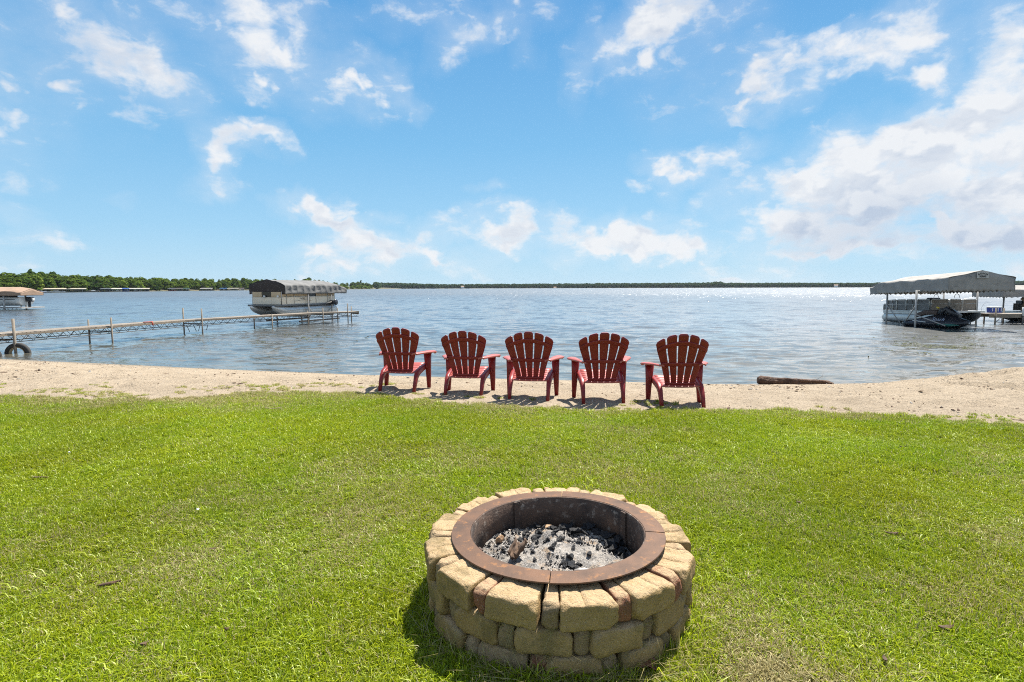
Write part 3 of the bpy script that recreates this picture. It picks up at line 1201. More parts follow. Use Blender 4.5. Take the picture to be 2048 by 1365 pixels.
M_ASH = material('ash', build=ash_f)
M_COAL = weathered('charcoal', (.010, .010, .011), (.028, .028, .030), 30, .42, 0, .8, 90, .006)
ashm = []
for i in range(41):
    r_ = .412 * i / 40
    row_ = []
    for j in range(96):
        a = 2 * math.pi * j / 96
        x, y = r_ * math.sin(a), r_ * math.cos(a)
        z = .150 + .030 * (1 - (r_ / .41) ** 2) + (float(fbm(x * 9 + 5, y * 9 + 5, 4, 91)) - .5) * .075 + .035 * math.exp(-((y - .33) / .12) ** 2)
        z -= .03 * math.exp(-((x + .12) / .1) ** 2 - ((y + .33) / .08) ** 2)
        row_.append((x, y, z))
    ashm.append(row_)


def ash_z(x, y):
    return .150 + .030 * (1 - (math.hypot(x, y) / .41) ** 2) + (float(fbm(x * 9 + 5, y * 9 + 5, 4, 91)) - .5) * .075 + .035 * math.exp(-((y - .33) / .12) ** 2) - .03 * math.exp(-((x + .12) / .1) ** 2 - ((y + .33) / .08) ** 2)


ash = MB().quad_grid(ashm, wrap=True).build('ash_bed', M_ASH, pit, fix=False)
ash['kind'] = 'stuff'


def lump(s, seed, flat=.7, rough=.35, sub=2, cut=.62):
    r = random.Random(seed)
    bm = bmesh.new()
    bmesh.ops.create_icosphere(bm, subdivisions=sub, radius=1)
    o = Vector((r.uniform(0, 50), r.uniform(0, 50), r.uniform(0, 50)))
    cuts = [Vector((r.gauss(0, 1), r.gauss(0, 1), r.gauss(0, 1))).normalized() for _ in range(6)]
    for v in bm.verts:
        p = v.co.copy()
        for c in cuts:
            d = p.dot(c) - cut
            if d > 0:
                p -= c * d * .9
        p *= 1 + rough * mnoise.noise(p * 2.2 + o)
        v.co = Vector((p.x * s[0], p.y * s[1], p.z * s[2]))
    me = bpy.data.meshes.new('lump')
    bm.to_mesh(me)
    bm.free()
    return me


coal_px = [(1135, 1062, .030), (1148, 1068, .026), (1122, 1066, .022), (1172, 1063, .027), (1186, 1060, .024), (1203, 1068, .022), (1165, 1072, .020), (1222, 1078, .026), (1238, 1086, .032), (1228, 1096, .03), (1246, 1100, .026), (1215, 1088, .022),
           (1075, 1072, .018), (1086, 1068, .016), (1098, 1054, .014), (1063, 1058, .013), (1110, 1082, .017), (1121, 1090, .018), (1096, 1090, .014), (1145, 1104, .012), (1103, 1107, .014), (1138, 1118, .018), (1142, 1134, .019), (1130, 1138, .014), (1254, 1108, .02),
           (1050, 1074, .014), (1040, 1082, .012), (1075, 1085, .013), (1180, 1112, .013), (1160, 1088, .013), (1195, 1098, .014), (1068, 1120, .012), (1006, 1106, .013), (1020, 1092, .011), (1245, 1112, .018)]
coal_meshes = [lump((1.25, .8, .65), 300 + i, rough=.9, cut=.42) for i in range(7)]
for m_ in coal_meshes:
    m_.materials.append(M_COAL)
cr_ = random.Random(12)
for (ax_, ay_, n_, sp_) in ((1140, 1064, 9, 10), (1190, 1063, 7, 9), (1236, 1092, 14, 12), (1085, 1066, 6, 16), (1110, 1088, 6, 14), (1140, 1128, 4, 10), (1060, 1080, 4, 14)):
    for _ in range(n_):
        coal_px.append((ax_ + cr_.gauss(0, sp_), ay_ + cr_.gauss(0, sp_ * .45), cr_.uniform(.008, .017)))
for i, (qx, qy, s_) in enumerate(coal_px):
    p_ = P(qx, qy, .175)
    s_ *= 1.25
    x, y = p_[0] - PX, p_[1] - PY
    if math.hypot(x, y) > .38:
        f_ = .38 / math.hypot(x, y)
        x, y = x * f_, y * f_
    o = bpy.data.objects.new('charcoal', coal_meshes[i % 7])
    COL.objects.link(o)
    o.location = (PX + x, PY + y, ash_z(x, y) + s_ * .35)
    o.scale = (s_ * 1.15, s_, s_)
    o.rotation_euler = (RNG.uniform(-.5, .5), RNG.uniform(-.5, .5), RNG.uniform(0, 6))
    tag(o, 'black lump of charcoal lying in the ash of the fire pit', 'charcoal', 'charcoal lumps in the fire pit')
# finer cinders, uncountable
cp, crt, csc, cix = [], [], [], []
for i in range(2600):
    a, r_ = RNG.uniform(0, 6.283), .40 * math.sqrt(RNG.uniform(0, 1))
    x, y = math.cos(a) * r_, math.sin(a) * r_
    if vnoise(x * 8 + 3, y * 8 + 3, 5) < .36:
        continue
    s_ = RNG.uniform(.0015, .0072) * (1.5 if y > 0 and RNG.random() < .3 else 1)
    cp.append((PX + x, PY + y, ash_z(x, y) + s_ * .4)); crt.append(RNG.uniform(0, 6, 3)); csc.append((s_, s_, s_)); cix.append(RNG.integers(0, 6))
cf = []
M_CRUST = weathered('burnt_flake', (.50, .47, .43), (.30, .27, .24), 50, .95)
for i in range(6):
    m_ = lump((1.3, .9, .6), 500 + i, rough=.5, sub=1)
    m_.materials.append(M_COAL if i < 4 else M_CRUST)
    cf.append(bpy.data.objects.new('cinder_form', m_))
cs = scatter('cinders', cp, crt, csc, cix, cf)
tag(cs, 'fine black and pale cinders strewn over the ash bed', 'cinders', kind='stuff')

M_WOODC = weathered('split_wood', (.42, .27, .15), (.30, .17, .09), 30, .8, bump=.4, bscale=40, bdist=.004)
M_CHARBARK = weathered('charred_bark', (.06, .035, .022), (.14, .085, .05), 22, .85, bump=.6, bscale=60, bdist=.006)


def at_pit(qx, qy, z=.18):
    p_ = P(qx, qy, z)
    x, y = p_[0] - PX, p_[1] - PY
    return (p_[0], p_[1], ash_z(x, y))


mw = lump((.030, .020, .022), 77, rough=.25)
mw.materials.append(M_WOODC)
o = bpy.data.objects.new('wood_chunk', mw); COL.objects.link(o)
q = at_pit(1000, 1088)
o.location = (q[0], q[1], q[2] + .018); o.rotation_euler = (.2, -.5, .6)
tag(o, 'pale tan wood chunk lying near the left side of the fire pit ash', 'wood chunk')
mb = MB()
rows = []
for i in range(12):
    t = i / 11
    row_ = []
    for j in range(14):
        a = math.radians(200 * (j / 13) - 10)
        rad_ = .026 * (.75 + .35 * t) * (1 + .1 * math.sin(5 * a + i))
        row_.append((math.cos(a) * rad_, (t - .5) * .09 * (1 + .1 * math.sin(j)), -math.sin(a) * rad_ + .03 * t + .01 * math.sin(j * 2.1)))
    rows.append(row_)
mb.slab(rows, .005)
o = mb.build('curled_bark', M_CHARBARK)
q = at_pit(1035, 1118)
o.location = (q[0], q[1], q[2] + .045); o.rotation_euler = (.15, -.3, -.75)
tag(o, 'charred brown curl of bark standing in the ash near the front left rim', 'bark')
for (qx, qy, sx_, sy_, lb) in ((1165, 1139, .045, .016, 'flat pale wood offcut half buried in ash by the front rim'), (1098, 1062, .035, .014, 'thin tan splinter of board lying among charcoal at the back of the pit')):
    m_ = lump((sx_, sy_, .007), int(qx), rough=.2)
    m_.materials.append(M_WOODC if qx < 1150 else M_CRUST)
    o = bpy.data.objects.new('wood_offcut', m_); COL.objects.link(o)
    q = at_pit(qx, qy)
    o.location = (q[0], q[1], q[2] + .012); o.rotation_euler = (.25, .1, .2)
    tag(o, lb, 'wood offcut')

# ------------------------------------------------------------------ red garden chairs
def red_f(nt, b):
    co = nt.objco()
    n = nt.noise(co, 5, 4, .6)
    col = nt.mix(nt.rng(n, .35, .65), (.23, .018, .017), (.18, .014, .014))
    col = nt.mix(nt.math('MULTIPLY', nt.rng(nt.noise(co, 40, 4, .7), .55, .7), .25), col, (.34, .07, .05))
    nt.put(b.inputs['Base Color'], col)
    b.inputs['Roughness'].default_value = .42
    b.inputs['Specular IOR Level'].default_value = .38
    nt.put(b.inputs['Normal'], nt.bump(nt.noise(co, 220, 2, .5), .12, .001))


M_CHAIR = material('red_resin', build=red_f)
M_FADED_SHEEN = weathered('faded_sheen_red_resin', (.40, .095, .075), (.33, .070, .055), 6, .42, bump=.1, bscale=200, bdist=.001, c3=(.50, .17, .14))  # fading, plus sun sheen on arms and seat put into the paler red
HWZ = [0.22, .30, .42, .57, .75, .92, 1.05]
HWV = [.190, .195, .222, .265, .325, .365, .375]


def back_y(z, x):
    return -.06 - (z - .26) * .31 - .03 * max(0, z - .5) ** 2 - .32 * 0 + .34 * (x * x) * 1.0


def make_chair():
    root = empty('garden_chair', (0, 0, 0))
    gap = .0080
    for k in range(5):
        pts = []
        zt_mid = 1.0
        rows_ = 22
        for i in range(rows_):
            t = i / (rows_ - 1)
            row_ = []
            for j in range(7):
                u = -1 + 2 * (k + j / 6) / 5
                def xat(z_):
                    hw = float(np.interp(z_, HWZ, HWV))
                    g = gap * (.7 + .8 * (z_ - .26))
                    x_ = hw * u
                    c_ = hw * (-1 + 2 * (k + .5) / 5)
                    sc = 1 - g / (hw / 5)
                    return c_ + (x_ - c_) * sc
                xe = xat(.95)
                top = .995 - 1.0 * xe * xe - .004
                e = abs(j - 3) / 3
                top -= .020 * max(0, e - .6) ** 2 / .16
                z = .255 + (top - .255) * t
                row_.append((xat(z), back_y(z, xat(z)), z))
            pts.append(row_)
        MB().slab(pts, .011).build('back_slat', M_CHAIR, root)

    def band(z0, z1, ext=0.0, arch=0.0, off=.013, th=.012, nm='back_rail'):
        pts = []
        for i in range(5):
            row_ = []
            for j in range(23):
                u = -1 + 2 * j / 22
                zc = z0 + (z1 - z0) * i / 4
                hw = float(np.interp(zc - arch * .11 * u * u, HWZ, HWV)) + ext - .006
                x = hw * u
                z = zc - arch * x * x
                row_.append((x, back_y(z, x) - off, z))
            pts.append(row_)
        return MB().slab(pts, th).build(nm, M_CHAIR, root)
    band(.255, .325, .002, -.15)
    band(.552, .600, .0)
    band(.835, .890, .0, 1.0)
    # seat slats, gently dished, sloping down to the back
    for k in range(6):
        y0, y1 = .315 - k * .078, .315 - k * .078 - .069
        pts = []
        for i in range(4):
            y = y0 + (y1 - y0) * i / 3
            zz = .385 - (.315 - y) * .24 - (.02 * ((.33 - y) * 6 - 2) if y > .28 else 0) * .2
            row_ = [(x, y, zz + .10 * x * x) for x in np.linspace(-.262, .262, 9)]
            pts.append(row_)
        MB().slab(pts, .014).build('seat_slat', M_FADED_SHEEN, root)
    for s in (-1, 1):
        # arm: narrow at the back, a rounded paddle at the front
        path = [(-.215, .262, .035), (-.17, .278, .028), (-.10, .298, .030), (0, .328, .046), (.10, .352, .062), (.20, .368, .074), (.29, .376, .078), (.34, .378, .070), (.368, .378, .050), (.380, .378, .018)]
        pts = []
        for (y, xc, hw) in path:
            row_ = []
            for j in range(9):
                u = -1 + 2 * j / 8
                z = .575 + .012 * math.sin((y + .2) * 5) - .018 * abs(u) ** 3 - (.02 if y > .36 else 0)
                row_.append((s * (xc + u * hw), y, z))
            pts.append(row_)
        MB().slab(pts, .018).build('arm', M_FADED_SHEEN, root)
        # side rail that turns down into the rear leg
        MB().tube([(s * .292, .27, .350), (s * .285, .12, .322), (s * .278, 0, .295), (s * .272, -.09, .268), (s * .270, -.15, .215), (s * .270, -.20, .13), (s * .268, -.255, -.01)],
                  [1.0, 1.0, 1.05, 1.1, 1.0, .86, .72], 12, flat=(.030, .043)).build('rear_leg', M_CHAIR, root)
        # front leg: a broad board tapering to the foot
        MB().tube([(s * .352, .245, -.01), (s * .347, .245, .20), (s * .340, .240, .36), (s * .333, .235, .562)], [.62, .86, 1.05, 1.35], 12, flat=(.044, .034)).build('front_leg', M_CHAIR, root)
        # gusset joining leg and seat side
        MB().tube([(s * .292, .20, .345), (s * .318, .235, .345)], [1, 1], 8, flat=(.045, .035)).build('gusset', M_CHAIR, root)
    return root


chair0 = make_chair()
# from the feet seen in the picture: rear pair, front pair
FEET = [[(762, 783), (826, 784), (784, 771.6), (856, 774.5)], [(894.8, 788.6), (957.9, 792), (917, 775.5), (988, 778.8)], [(1024.7, 798), (1089.7, 802), (1045.8, 784), (1119.6, 791.8)],
        [(1170.8, 805.8), (1243.7, 808), (1156, 794), (1235, 796)], [(1327, 814.6), (1404, 814.6), (1310, 800), (1395, 803)]]
YAW = [-8, -9, -9, -1, -3]
WHO = ['red slatted plastic garden chair at the left end of the row, overlapping only water and sand',
       'red slatted plastic garden chair second from the left end of the row',
       'red slatted plastic garden chair in the middle of the row of five',
       'red slatted plastic garden chair second from the driftwood log end of the row',
       'red slatted plastic garden chair closest to the driftwood log']
WHO[0] = 'red slatted plastic garden chair at the row end closest to the long dock'
CHAIR_XY = []
for i, ft in enumerate(FEET):
    r1, r2 = onG(*ft[0]), onG(*ft[1])
    m_ = (r1 + r2) / 2
    ya = math.radians(YAW[i])
    # local rear feet are at y = -.255
    x, y = m_[0] + .255 * -math.sin(ya), m_[1] + .255 * math.cos(ya)
    c = chair0 if i == 0 else copy_tree(chair0)
    zr = gz(m_[0], m_[1])
    zf = gz(x - .25 * math.sin(ya), y + .25 * math.cos(ya))
    c.location = (x, y, (zr + zf) / 2 - .006)
    c.rotation_euler = (math.atan2(zf - zr, .5) * .9, 0, ya)
    CHAIR_XY.append((x, y))
    c.scale = (1.03, 1.03, 1.0)
    tag(c, WHO[i], 'chair', 'red garden chairs in a row facing the lake')

# ------------------------------------------------------------------ driftwood log
M_DRIFT = weathered('rotten_wood', (.125, .062, .034), (.060, .032, .020), 5, .85, bump=1.0, bscale=14, bdist=.05, c3=(.26, .19, .13))
a_, b_ = P(1513, 765, WATER + .06), P(1664, 769, WATER + .06)
L_ = float(np.hypot(*(b_ - a_)[:2]))
lr = []
for i in range(60):
    t = i / 59
    x = t * L_
    r_ = .105 * (1 - .28 * t) * (min(1, .72 + t * 8) if t < .04 else 1)
    if t > .93:
        r_ *= 1 - (t - .93) * 9
    ring = []
    for j in range(28):
        a = 2 * math.pi * j / 28
        d = 1 + .24 * mnoise.noise(Vector((x * 3, math.cos(a) * 1.4, math.sin(a) * 1.4))) + .10 * mnoise.noise(Vector((x * 8, math.cos(a) * 5, math.sin(a) * 5)))
        # the rotted hollow opens towards the lawn on the thinner half
        fr_ = math.exp(-((a - math.radians(78)) / .62) ** 2)
        hol = sm((t - .50) / .10) * sm((.93 - t) / .05)
        d -= .75 * fr_ * hol
        if t > .86 and math.sin(a) < -.1 and False:
            d *= .6
        y, z = math.cos(a + math.pi / 2) * r_ * d, math.sin(a + math.pi / 2) * r_ * d
        ring.append((x, y, z * .92))
    lr.append(ring)
log = MB().rings(lr, True).build('driftwood_log', M_DRIFT)
# ring angle 0 is up; 262 deg faces -Y
log.location = (float(a_[0]), float(a_[1]) - .05, WATER + .11)
log.rotation_euler = (0, math.radians(1.2), math.atan2((b_ - a_)[1], (b_ - a_)[0]))
tag(log, 'dark brown rotted driftwood log with a hollow side lying at the waterline', 'log')
tw = MB().tube([(1.33 * L_ / 1.75, 0, .06), (1.335, .0, .16), (1.35, .01, .26)], [.003, .0025, .001], 5).build('twig', M_DRIFT, log)

# ------------------------------------------------------------------ bits on sand and lawn
M_CHIP = weathered('bark_chip', (.055, .035, .022), (.15, .085, .05), 30, .9, bump=.5, bscale=80, bdist=.004)
M_CHIPL = weathered('pale_chip', (.40, .30, .20), (.25, .18, .12), 30, .9)
M_PEB = weathered('pebble', (.30, .27, .23), (.16, .15, .14), 20, .7)
df = []
for i in range(9):
    m_ = lump((1.0, .55, .32) if i < 6 else (.8, .7, .45), 700 + i, rough=.6, sub=1)
    m_.materials.append((M_CHIP, M_CHIP, M_CHIP, M_CHIP, M_CHIPL, M_CHIP, M_PEB, M_PEB, M_CHIPL)[i])
    df.append(bpy.data.objects.new('chip_form', m_))
N_ = 30000
x = RNG.uniform(-19, 14, N_); y = RNG.uniform(5.2, 17, N_)
sd_ = sandiness(x, y)
z = G(x, y, True)
cl_ = vnoise(x * 1.3, y * 1.3, 88)
keep = (sd_ > .6) & (z > WATER + .02) & (RNG.uniform(0, 1, N_) < .12 + .9 * sm((cl_ - .5) / .3) + .5 * (z > .02))
x, y, z = x[keep], y[keep], z[keep]
n = len(x)
s_ = np.exp(RNG.normal(math.log(.0095), .62, n)).clip(.004, .045)
db = scatter('sand_debris', np.stack([x, y, z + s_ * .15], 1), np.stack([RNG.normal(0, .3, n), RNG.normal(0, .3, n), RNG.uniform(0, 6.28, n)], 1), np.stack([s_ * RNG.uniform(1, 2, n), s_, s_], 1), RNG.integers(0, 9, n), df)
tag(db, 'dark bark crumbs and small pebbles strewn over the beach', 'debris', kind='stuff')

LAWN_BITS = [  # px, py, length, width, yaw, kind, label
    ((217, 1182), .115, .022, 35, 'stick', 'short thick brown stick lying in the grass left of the fire pit'),
    ((82, 964), .16, .018, 8, 'stick', 'long thin dark stick on the lawn near the left edge below the beach'),
    ((1782, 1080), .085, .028, -12, 'bark_piece', 'dark curved piece of bark alone in the grass right of the fire pit'),
    ((290, 1304), .035, .020, 60, 'bark_piece', 'stubby dark bark piece in the grass near the lower left'),
    ((457, 1274), .035, .018, 20, 'bark_piece', 'small reddish bark piece in the grass between the stubby one and the fire pit'),
    ((427, 1109), .045, .014, 30, 'bark_piece', 'small dark bark piece in the grass above the thick brown stick'),
    ((1882, 929), .045, .022, 70, 'bark_piece', 'dark upright bark piece in the grass near the sand mound'),
    ((1804, 901), .07, .02, 0, 'bark_piece', 'small flat bark piece on the lawn just above the dark upright one'),
    ((960, 962), .05, .02, 15, 'bark_piece', 'small brown bark piece in the grass right behind the fire pit'),
    ((545, 823), .22, .022, 12, 'pale_stick', 'pale curved stick lying on the lawn close to the beach edge'),
    ((1597, 1015), .04, .02, 10, 'bark_piece', 'dark crumb of bark between the fire pit and the curved bark piece'),
    ((1768, 1337), .05, .02, 60, 'bark_piece', 'dark bark piece in the grass at the lower right'),
    ((1890, 1270), .09, .02, 10, 'bark_piece', 'brown shred of bark sunk in the grass far right of the fire pit'),
]
for i, (q, ln_, wd_, yw, nm, lb) in enumerate(LAWN_BITS):
    p_ = onG(*q)
    m_ = lump((ln_ / 2, wd_ / 2, wd_ * .35), 900 + i, rough=.3)
    if nm != 'stick':
        for v in m_.vertices:
            v.co.z += (v.co.x / (ln_ / 2)) ** 2 * wd_ * .45
            if nm == 'pale_stick':
                v.co.y += (v.co.x / (ln_ / 2)) ** 2 * .03
    m_.materials.append(M_CHIPL if nm == 'pale_stick' else M_CHIP)
    o = bpy.data.objects.new(nm, m_); COL.objects.link(o)
    o.location = (p_[0], p_[1], gz(p_[0], p_[1]) + .034); o.rotation_euler = (.1, .05, math.radians(yw))
    tag(o, lb, 'stick' if 'stick' in nm else 'bark')
M_DEAD = weathered('dead_leaf', (.22, .075, .035), (.13, .05, .025), 40, .7)
pts = [[(.05 * (u - .5) * 2 * math.sin(math.pi * min(.97, t + .03)) * (1 + .3 * math.sin(t * 14)), (t - .5) * .12, .012 * math.sin(t * 5) + .012 * abs(u - .5) * 2) for u in np.linspace(0, 1, 5)] for t in np.linspace(0, 1, 9)]
o = MB().slab(pts, .001).build('dead_leaf', M_DEAD)
p_ = onG(1287, 1346)
o.location = (p_[0], p_[1], .035); o.rotation_euler = (.2, .1, 1.1)
tag(o, 'dry reddish-brown leaf in the grass at the foot of the fire pit', 'leaf')
M_WHITE = material('white_petal', (.75, .75, .7), .8)
for i, (q, lb) in enumerate((((140, 917), 'small white clover head standing in the lawn near the left edge'), ((397, 1036), 'tiny pale clover head in the lawn above the thick brown stick'))):
    p_ = onG(*q)
    m_ = lump((.010, .010, .008), 950 + i, rough=.5)
    m_.materials.append(M_WHITE)
    o = bpy.data.objects.new('clover_flower', m_); COL.objects.link(o)
    o.location = (p_[0], p_[1], gz(p_[0], p_[1]) + .055)
    tag(o, lb, 'flower')

# ------------------------------------------------------------------ grass
def grass_f(nt, b):
    t = nt.attr('tint')
    dry = nt.attr('dry', 'Fac', 'INSTANCER')
    co = nt.pos()
    oi = nt.new('ShaderNodeObjectInfo').outputs['Random']
    g = nt.mix(t, (.145, .215, .006), (.50, .54, .012))
    g = nt.mix(nt.rng(nt.noise(co, .9, 4, .6), .35, .65), g, nt.mix(.5, g, (.17, .30, .010)))
    big = nt.rng(nt.noise(co, .45, 3, .55), .35, .65, .80, 1.12)
    g = nt.vmath('SCALE', g, sc=big)
    straw = nt.mix(t, (.30, .25, .10), (.50, .43, .21))
    isdry = nt.math('GREATER_THAN', nt.math('MULTIPLY_ADD', dry, .85, nt.math('MULTIPLY', t, .25)), nt.math('ADD', nt.math('MULTIPLY', nt.attr('rnd'), .85), .15))
    col = nt.mix(isdry, g, straw)
    df_ = nt.new('ShaderNodeBsdfDiffuse'); tr_ = nt.new('ShaderNodeBsdfTranslucent'); gl = nt.new('ShaderNodeBsdfGlossy')
    gl.inputs['Roughness'].default_value = .45
    gl.inputs[0].default_value = (.6, .65, .5, 1)
    nt.put(df_.inputs[0], col); nt.put(tr_.inputs[0], col)
    m1, m2 = nt.new('ShaderNodeMixShader'), nt.new('ShaderNodeMixShader')
    m1.inputs[0].default_value = .42
    m2.inputs[0].default_value = .05
    nt.l.new(df_.outputs[0], m1.inputs[1]); nt.l.new(tr_.outputs[0], m1.inputs[2])
    nt.l.new(m1.outputs[0], m2.inputs[1]); nt.l.new(gl.outputs[0], m2.inputs[2])
    out = [n for n in nt.n if n.type == 'OUTPUT_MATERIAL'][0]
    nt.l.new(m2.outputs[0], out.inputs[0])


M_GRASS = material('grass_blade', build=grass_f)


def tuft(seed, n, rad, h0, h1, lean, w=.0021, rmin=0.0):
    r = random.Random(seed)
    v, f, tint, rnd = [], [], [], []
    for i in range(n):
        a, d = r.uniform(0, 6.283), rad * math.sqrt(r.random())
        x, y = math.cos(a) * d, math.sin(a) * d
        h = r.uniform(h0, h1) * (1 if r.random() < .93 else 1.35)
        b_ = r.uniform(0, 6.283)
        ln = abs(r.gauss(0, lean)) + .1
        ww = w * r.uniform(.6, 1.35)
        dx, dy = math.cos(b_), math.sin(b_)
        sx_, sy_ = -dy * ww, dx * ww
        tw_ = r.uniform(-1, 1)
        sx_, sy_ = sx_ + dx * ww * tw_ * .6, sy_ + dy * ww * tw_ * .6
        o = len(v)
        p1 = (x + dx * h * ln * .30, y + dy * h * ln * .30, h * .55)
        p2 = (x + dx * h * ln * .95, y + dy * h * ln * .95, h * max(.25, 1 - .33 * ln))
        v += [(x - sx_, y - sy_, -.006), (x + sx_, y + sy_, -.006), (p1[0] + sx_ * .9, p1[1] + sy_ * .9, p1[2]), (p1[0] - sx_ * .9, p1[1] - sy_ * .9, p1[2]), p2]
        f += [(o, o + 1, o + 2, o + 3), (o + 3, o + 2, o + 4)]
        t_, q_ = r.random(), rmin + (1 - rmin) * r.random()
        tint += [t_] * 5
        rnd += [q_] * 5
    mb = MB()
    mb.v, mb.f, mb.sm = v, f, [True] * len(f)
    return proto(mb, 'tuft_form', M_GRASS, {'tint': tint, 'rnd': rnd})


def lawn_points(n, x0, x1, y0, y1, seed):
    r = np.random.default_rng(seed)
    x, y = r.uniform(x0, x1, n), r.uniform(y0, y1, n)
    return x, y, r


forms = [tuft(20 + i, 58, .042, .016, .044, .85, .0018) for i in range(7)] + [tuft(40 + i, 26, .035, .03, .062, .8, .0020, .62) for i in range(2)]
X_, Y_, W_ = [], [], []
for (n, y0, y1, sc_) in ((76000, .1, 4.2, 1.0), (80000, 4.2, 9.4, 1.12)):
    m = n
    r = np.random.default_rng(int(y0 * 100))
    yy = r.uniform(y0, y1, m)
    hwid = yy * 1.0 + 2.6
    # even density over the wedge in view
    ymax = y1 * 1.0 + 2.6
    k = r.uniform(0, 1, m) < hwid / ymax
    yy, hwid = yy[k], hwid[k]
    xx = r.uniform(-1, 1, len(yy)) * hwid
    X_.append(xx); Y_.append(yy); W_.append(np.full(len(xx), sc_))
x, y, wsc = np.concatenate(X_), np.concatenate(Y_), np.concatenate(W_)
r = np.random.default_rng(77)
sd_ = sandiness(x, y)
dr_ = dryness(x, y)
tt_ = r.uniform(0, 1, len(x))
edge = np.clip(1 - sd_ * 1.04, 0, 1)
sprout = (vnoise(x * 1.6, y * 3, 50) > .54) * .20 * (y - np.interp(x, LX, LY) < np.where(x < -2, 1.5, .7)) * vnoise(x * 9, y * 9, 51)
keep = tt_ < np.maximum(edge ** 1.5, sprout * (sd_ > .5)) * (1 - .62 * np.clip(dr_ - .72, 0, 1) / .28)
keep &= np.hypot(x - PX, y - PY) > .585
x, y, wsc, dr_ = x[keep], y[keep], wsc[keep], dr_[keep]
z = G(x, y, True)
n = len(x)
hm = .72 + .75 * fbm(x * 1.3, y * 1.3, 3, 44)
s_ = r.uniform(.75, 1.2, n) * wsc
bunch = (fbm(x * 2.2, y * 2.2, 3, 46) > .60) & (r.uniform(0, 1, n) < .22)
nearpit = np.hypot(x - PX, y - PY) < .66
hz_ = s_ * hm * np.where(nearpit, 1.25, 1.0) * np.where(sandiness(x, y) > .5, .6, 1)
idx = np.where(bunch | (nearpit & (r.uniform(0, 1, n) < .5)), 7 + r.integers(0, 2, n), r.integers(0, 7, n))
gr = scatter('grass', np.stack([x, y, z], 1), np.stack([r.normal(0, .09, n), r.normal(0, .09, n), r.uniform(0, 6.283, n)], 1), np.stack([s_, s_, hz_], 1), idx, forms, {'dry': np.clip(dr_ + r.normal(0, .08, n), 0, 1)})
tag(gr, 'short yellow-green lawn grass mixed with straw-coloured blades', 'grass', kind='stuff')
print('tufts', n)

# dead straw caught at the foot and in the joints of the pit
sf = [tuft(60 + i, 16, .03, .03, .085, 1.6, .0012) for i in range(3)]
pp, rt, sc_, ix = [], [], [], []
for i in range(420):
    a = r.uniform(-math.pi, math.pi) if i > 260 else r.normal(-.1, .55)
    rad_ = .605 + abs(r.normal(.0, .035))
    pp.append((PX + math.sin(a) * rad_, PY - math.cos(a) * rad_, .004)); rt.append((r.normal(0, .5), r.normal(0, .5), r.uniform(0, 6.28))); sc_.append((.9, .9, .75)); ix.append(int(r.integers(0, 3)))
for (dg, hh) in ((-21, .19), (-22, .205), (-18, .215), (31, .19), (33, .17), (35, .2), (8, .21), (-6, .215), (-20, .10), (14, .11), (-45, .2), (-8, .1), (30, .1), (-34, .21), (18, .215)):
    for q in range(2):
        a = math.radians(dg + r.normal(0, 1.2))
        pp.append((PX + math.sin(a) * .598, PY - math.cos(a) * .598, hh + r.normal(0, .006))); rt.append((r.normal(1.2, .5), r.normal(0, .6), a + r.normal(0, .4))); sc_.append((.35, .35, .36)); ix.append(int(r.integers(0, 3)))
st = scatter('dead_grass', pp, rt, sc_, ix, sf, {'dry': np.full(len(pp), 1.0)})
tag(st, 'dead straw caught at the foot and in the joints of the fire pit', 'straw', kind='stuff')
# ------------------------------------------------------------------ metals, canvas, boat materials
M_GALV = weathered('galvanised_steel', (.42, .40, .37), (.28, .27, .25), 3, .5, .15, .2, 50, .002)
M_POST = weathered('old_post', (.17, .14, .105), (.26, .22, .17), 4, .8, .1, .3, 50, .003)
M_DARKST = weathered('dark_steel', (.08, .075, .07), (.13, .12, .11), 4, .6, .5)
M_DECK = weathered('weathered_decking', (.30, .25, .195), (.21, .18, .145), 2.5, .85, bump=.5, bscale=30, bdist=.01, c3=(.38, .33, .27))
M_FASCIA = weathered('deck_fascia', (.20, .16, .115), (.28, .22, .16), 2.5, .85)
M_ALU = weathered('aluminium', (.66, .64, .60), (.52, .51, .48), 2, .38, .45, .1, 20, .002)
M_ALUDK = weathered('dark_aluminium', (.10, .105, .11), (.14, .145, .15), 2, .4, .4, .1, 20, .002)
M_GREYCANVAS = weathered('grey_canvas', (.32, .295, .26), (.24, .225, .205), 1.4, .85, bump=.5, bscale=5, bdist=.05, c3=(.16, .15, .14))
M_LEFTCANVAS = weathered('old_grey_canvas', (.165, .162, .155), (.12, .118, .114), 1.2, .85, bump=.5, bscale=5, bdist=.05, c3=(.10, .097, .092))
M_DKCANVAS = weathered('dark_canvas', (.040, .030, .026), (.058, .046, .040), 1.4, .9, bump=.4, bscale=6, bdist=.04)
M_TANCANVAS = weathered('tan_canvas', (.33, .22, .15), (.26, .175, .12), 1.0, .85, bump=.3, bscale=5, bdist=.04)
M_CREAM = weathered('cream_panel', (.80, .69, .53), (.70, .60, .46), 1.5, .5, c3=(.82, .74, .60))
M_TANPANEL = weathered('tan_cover', (.58, .44, .28), (.48, .36, .22), 2, .8)
M_CHARC = weathered('charcoal_panel', (.15, .14, .13), (.11, .105, .10), 1.5, .45)
M_TAUPE = weathered('taupe_panel', (.26, .21, .16), (.20, .165, .13), 1.5, .5)
M_BLACK = weathered('black_gelcoat', (.012, .013, .017), (.022, .023, .028), 2, .28)
M_GLASSD = material('dark_window', (.008, .008, .01), .15)
M_WHITE2 = weathered('white_gelcoat', (.72, .72, .69), (.60, .60, .57), 1.5, .4)
M_BLUE = weathered('blue_plastic', (.03, .07, .38), (.025, .05, .28), 3, .5)
M_TEAL = material('teal_decal', (.02, .13, .10), .4)
M_LETTER = material('dark_lettering', (.03, .03, .03), .6)
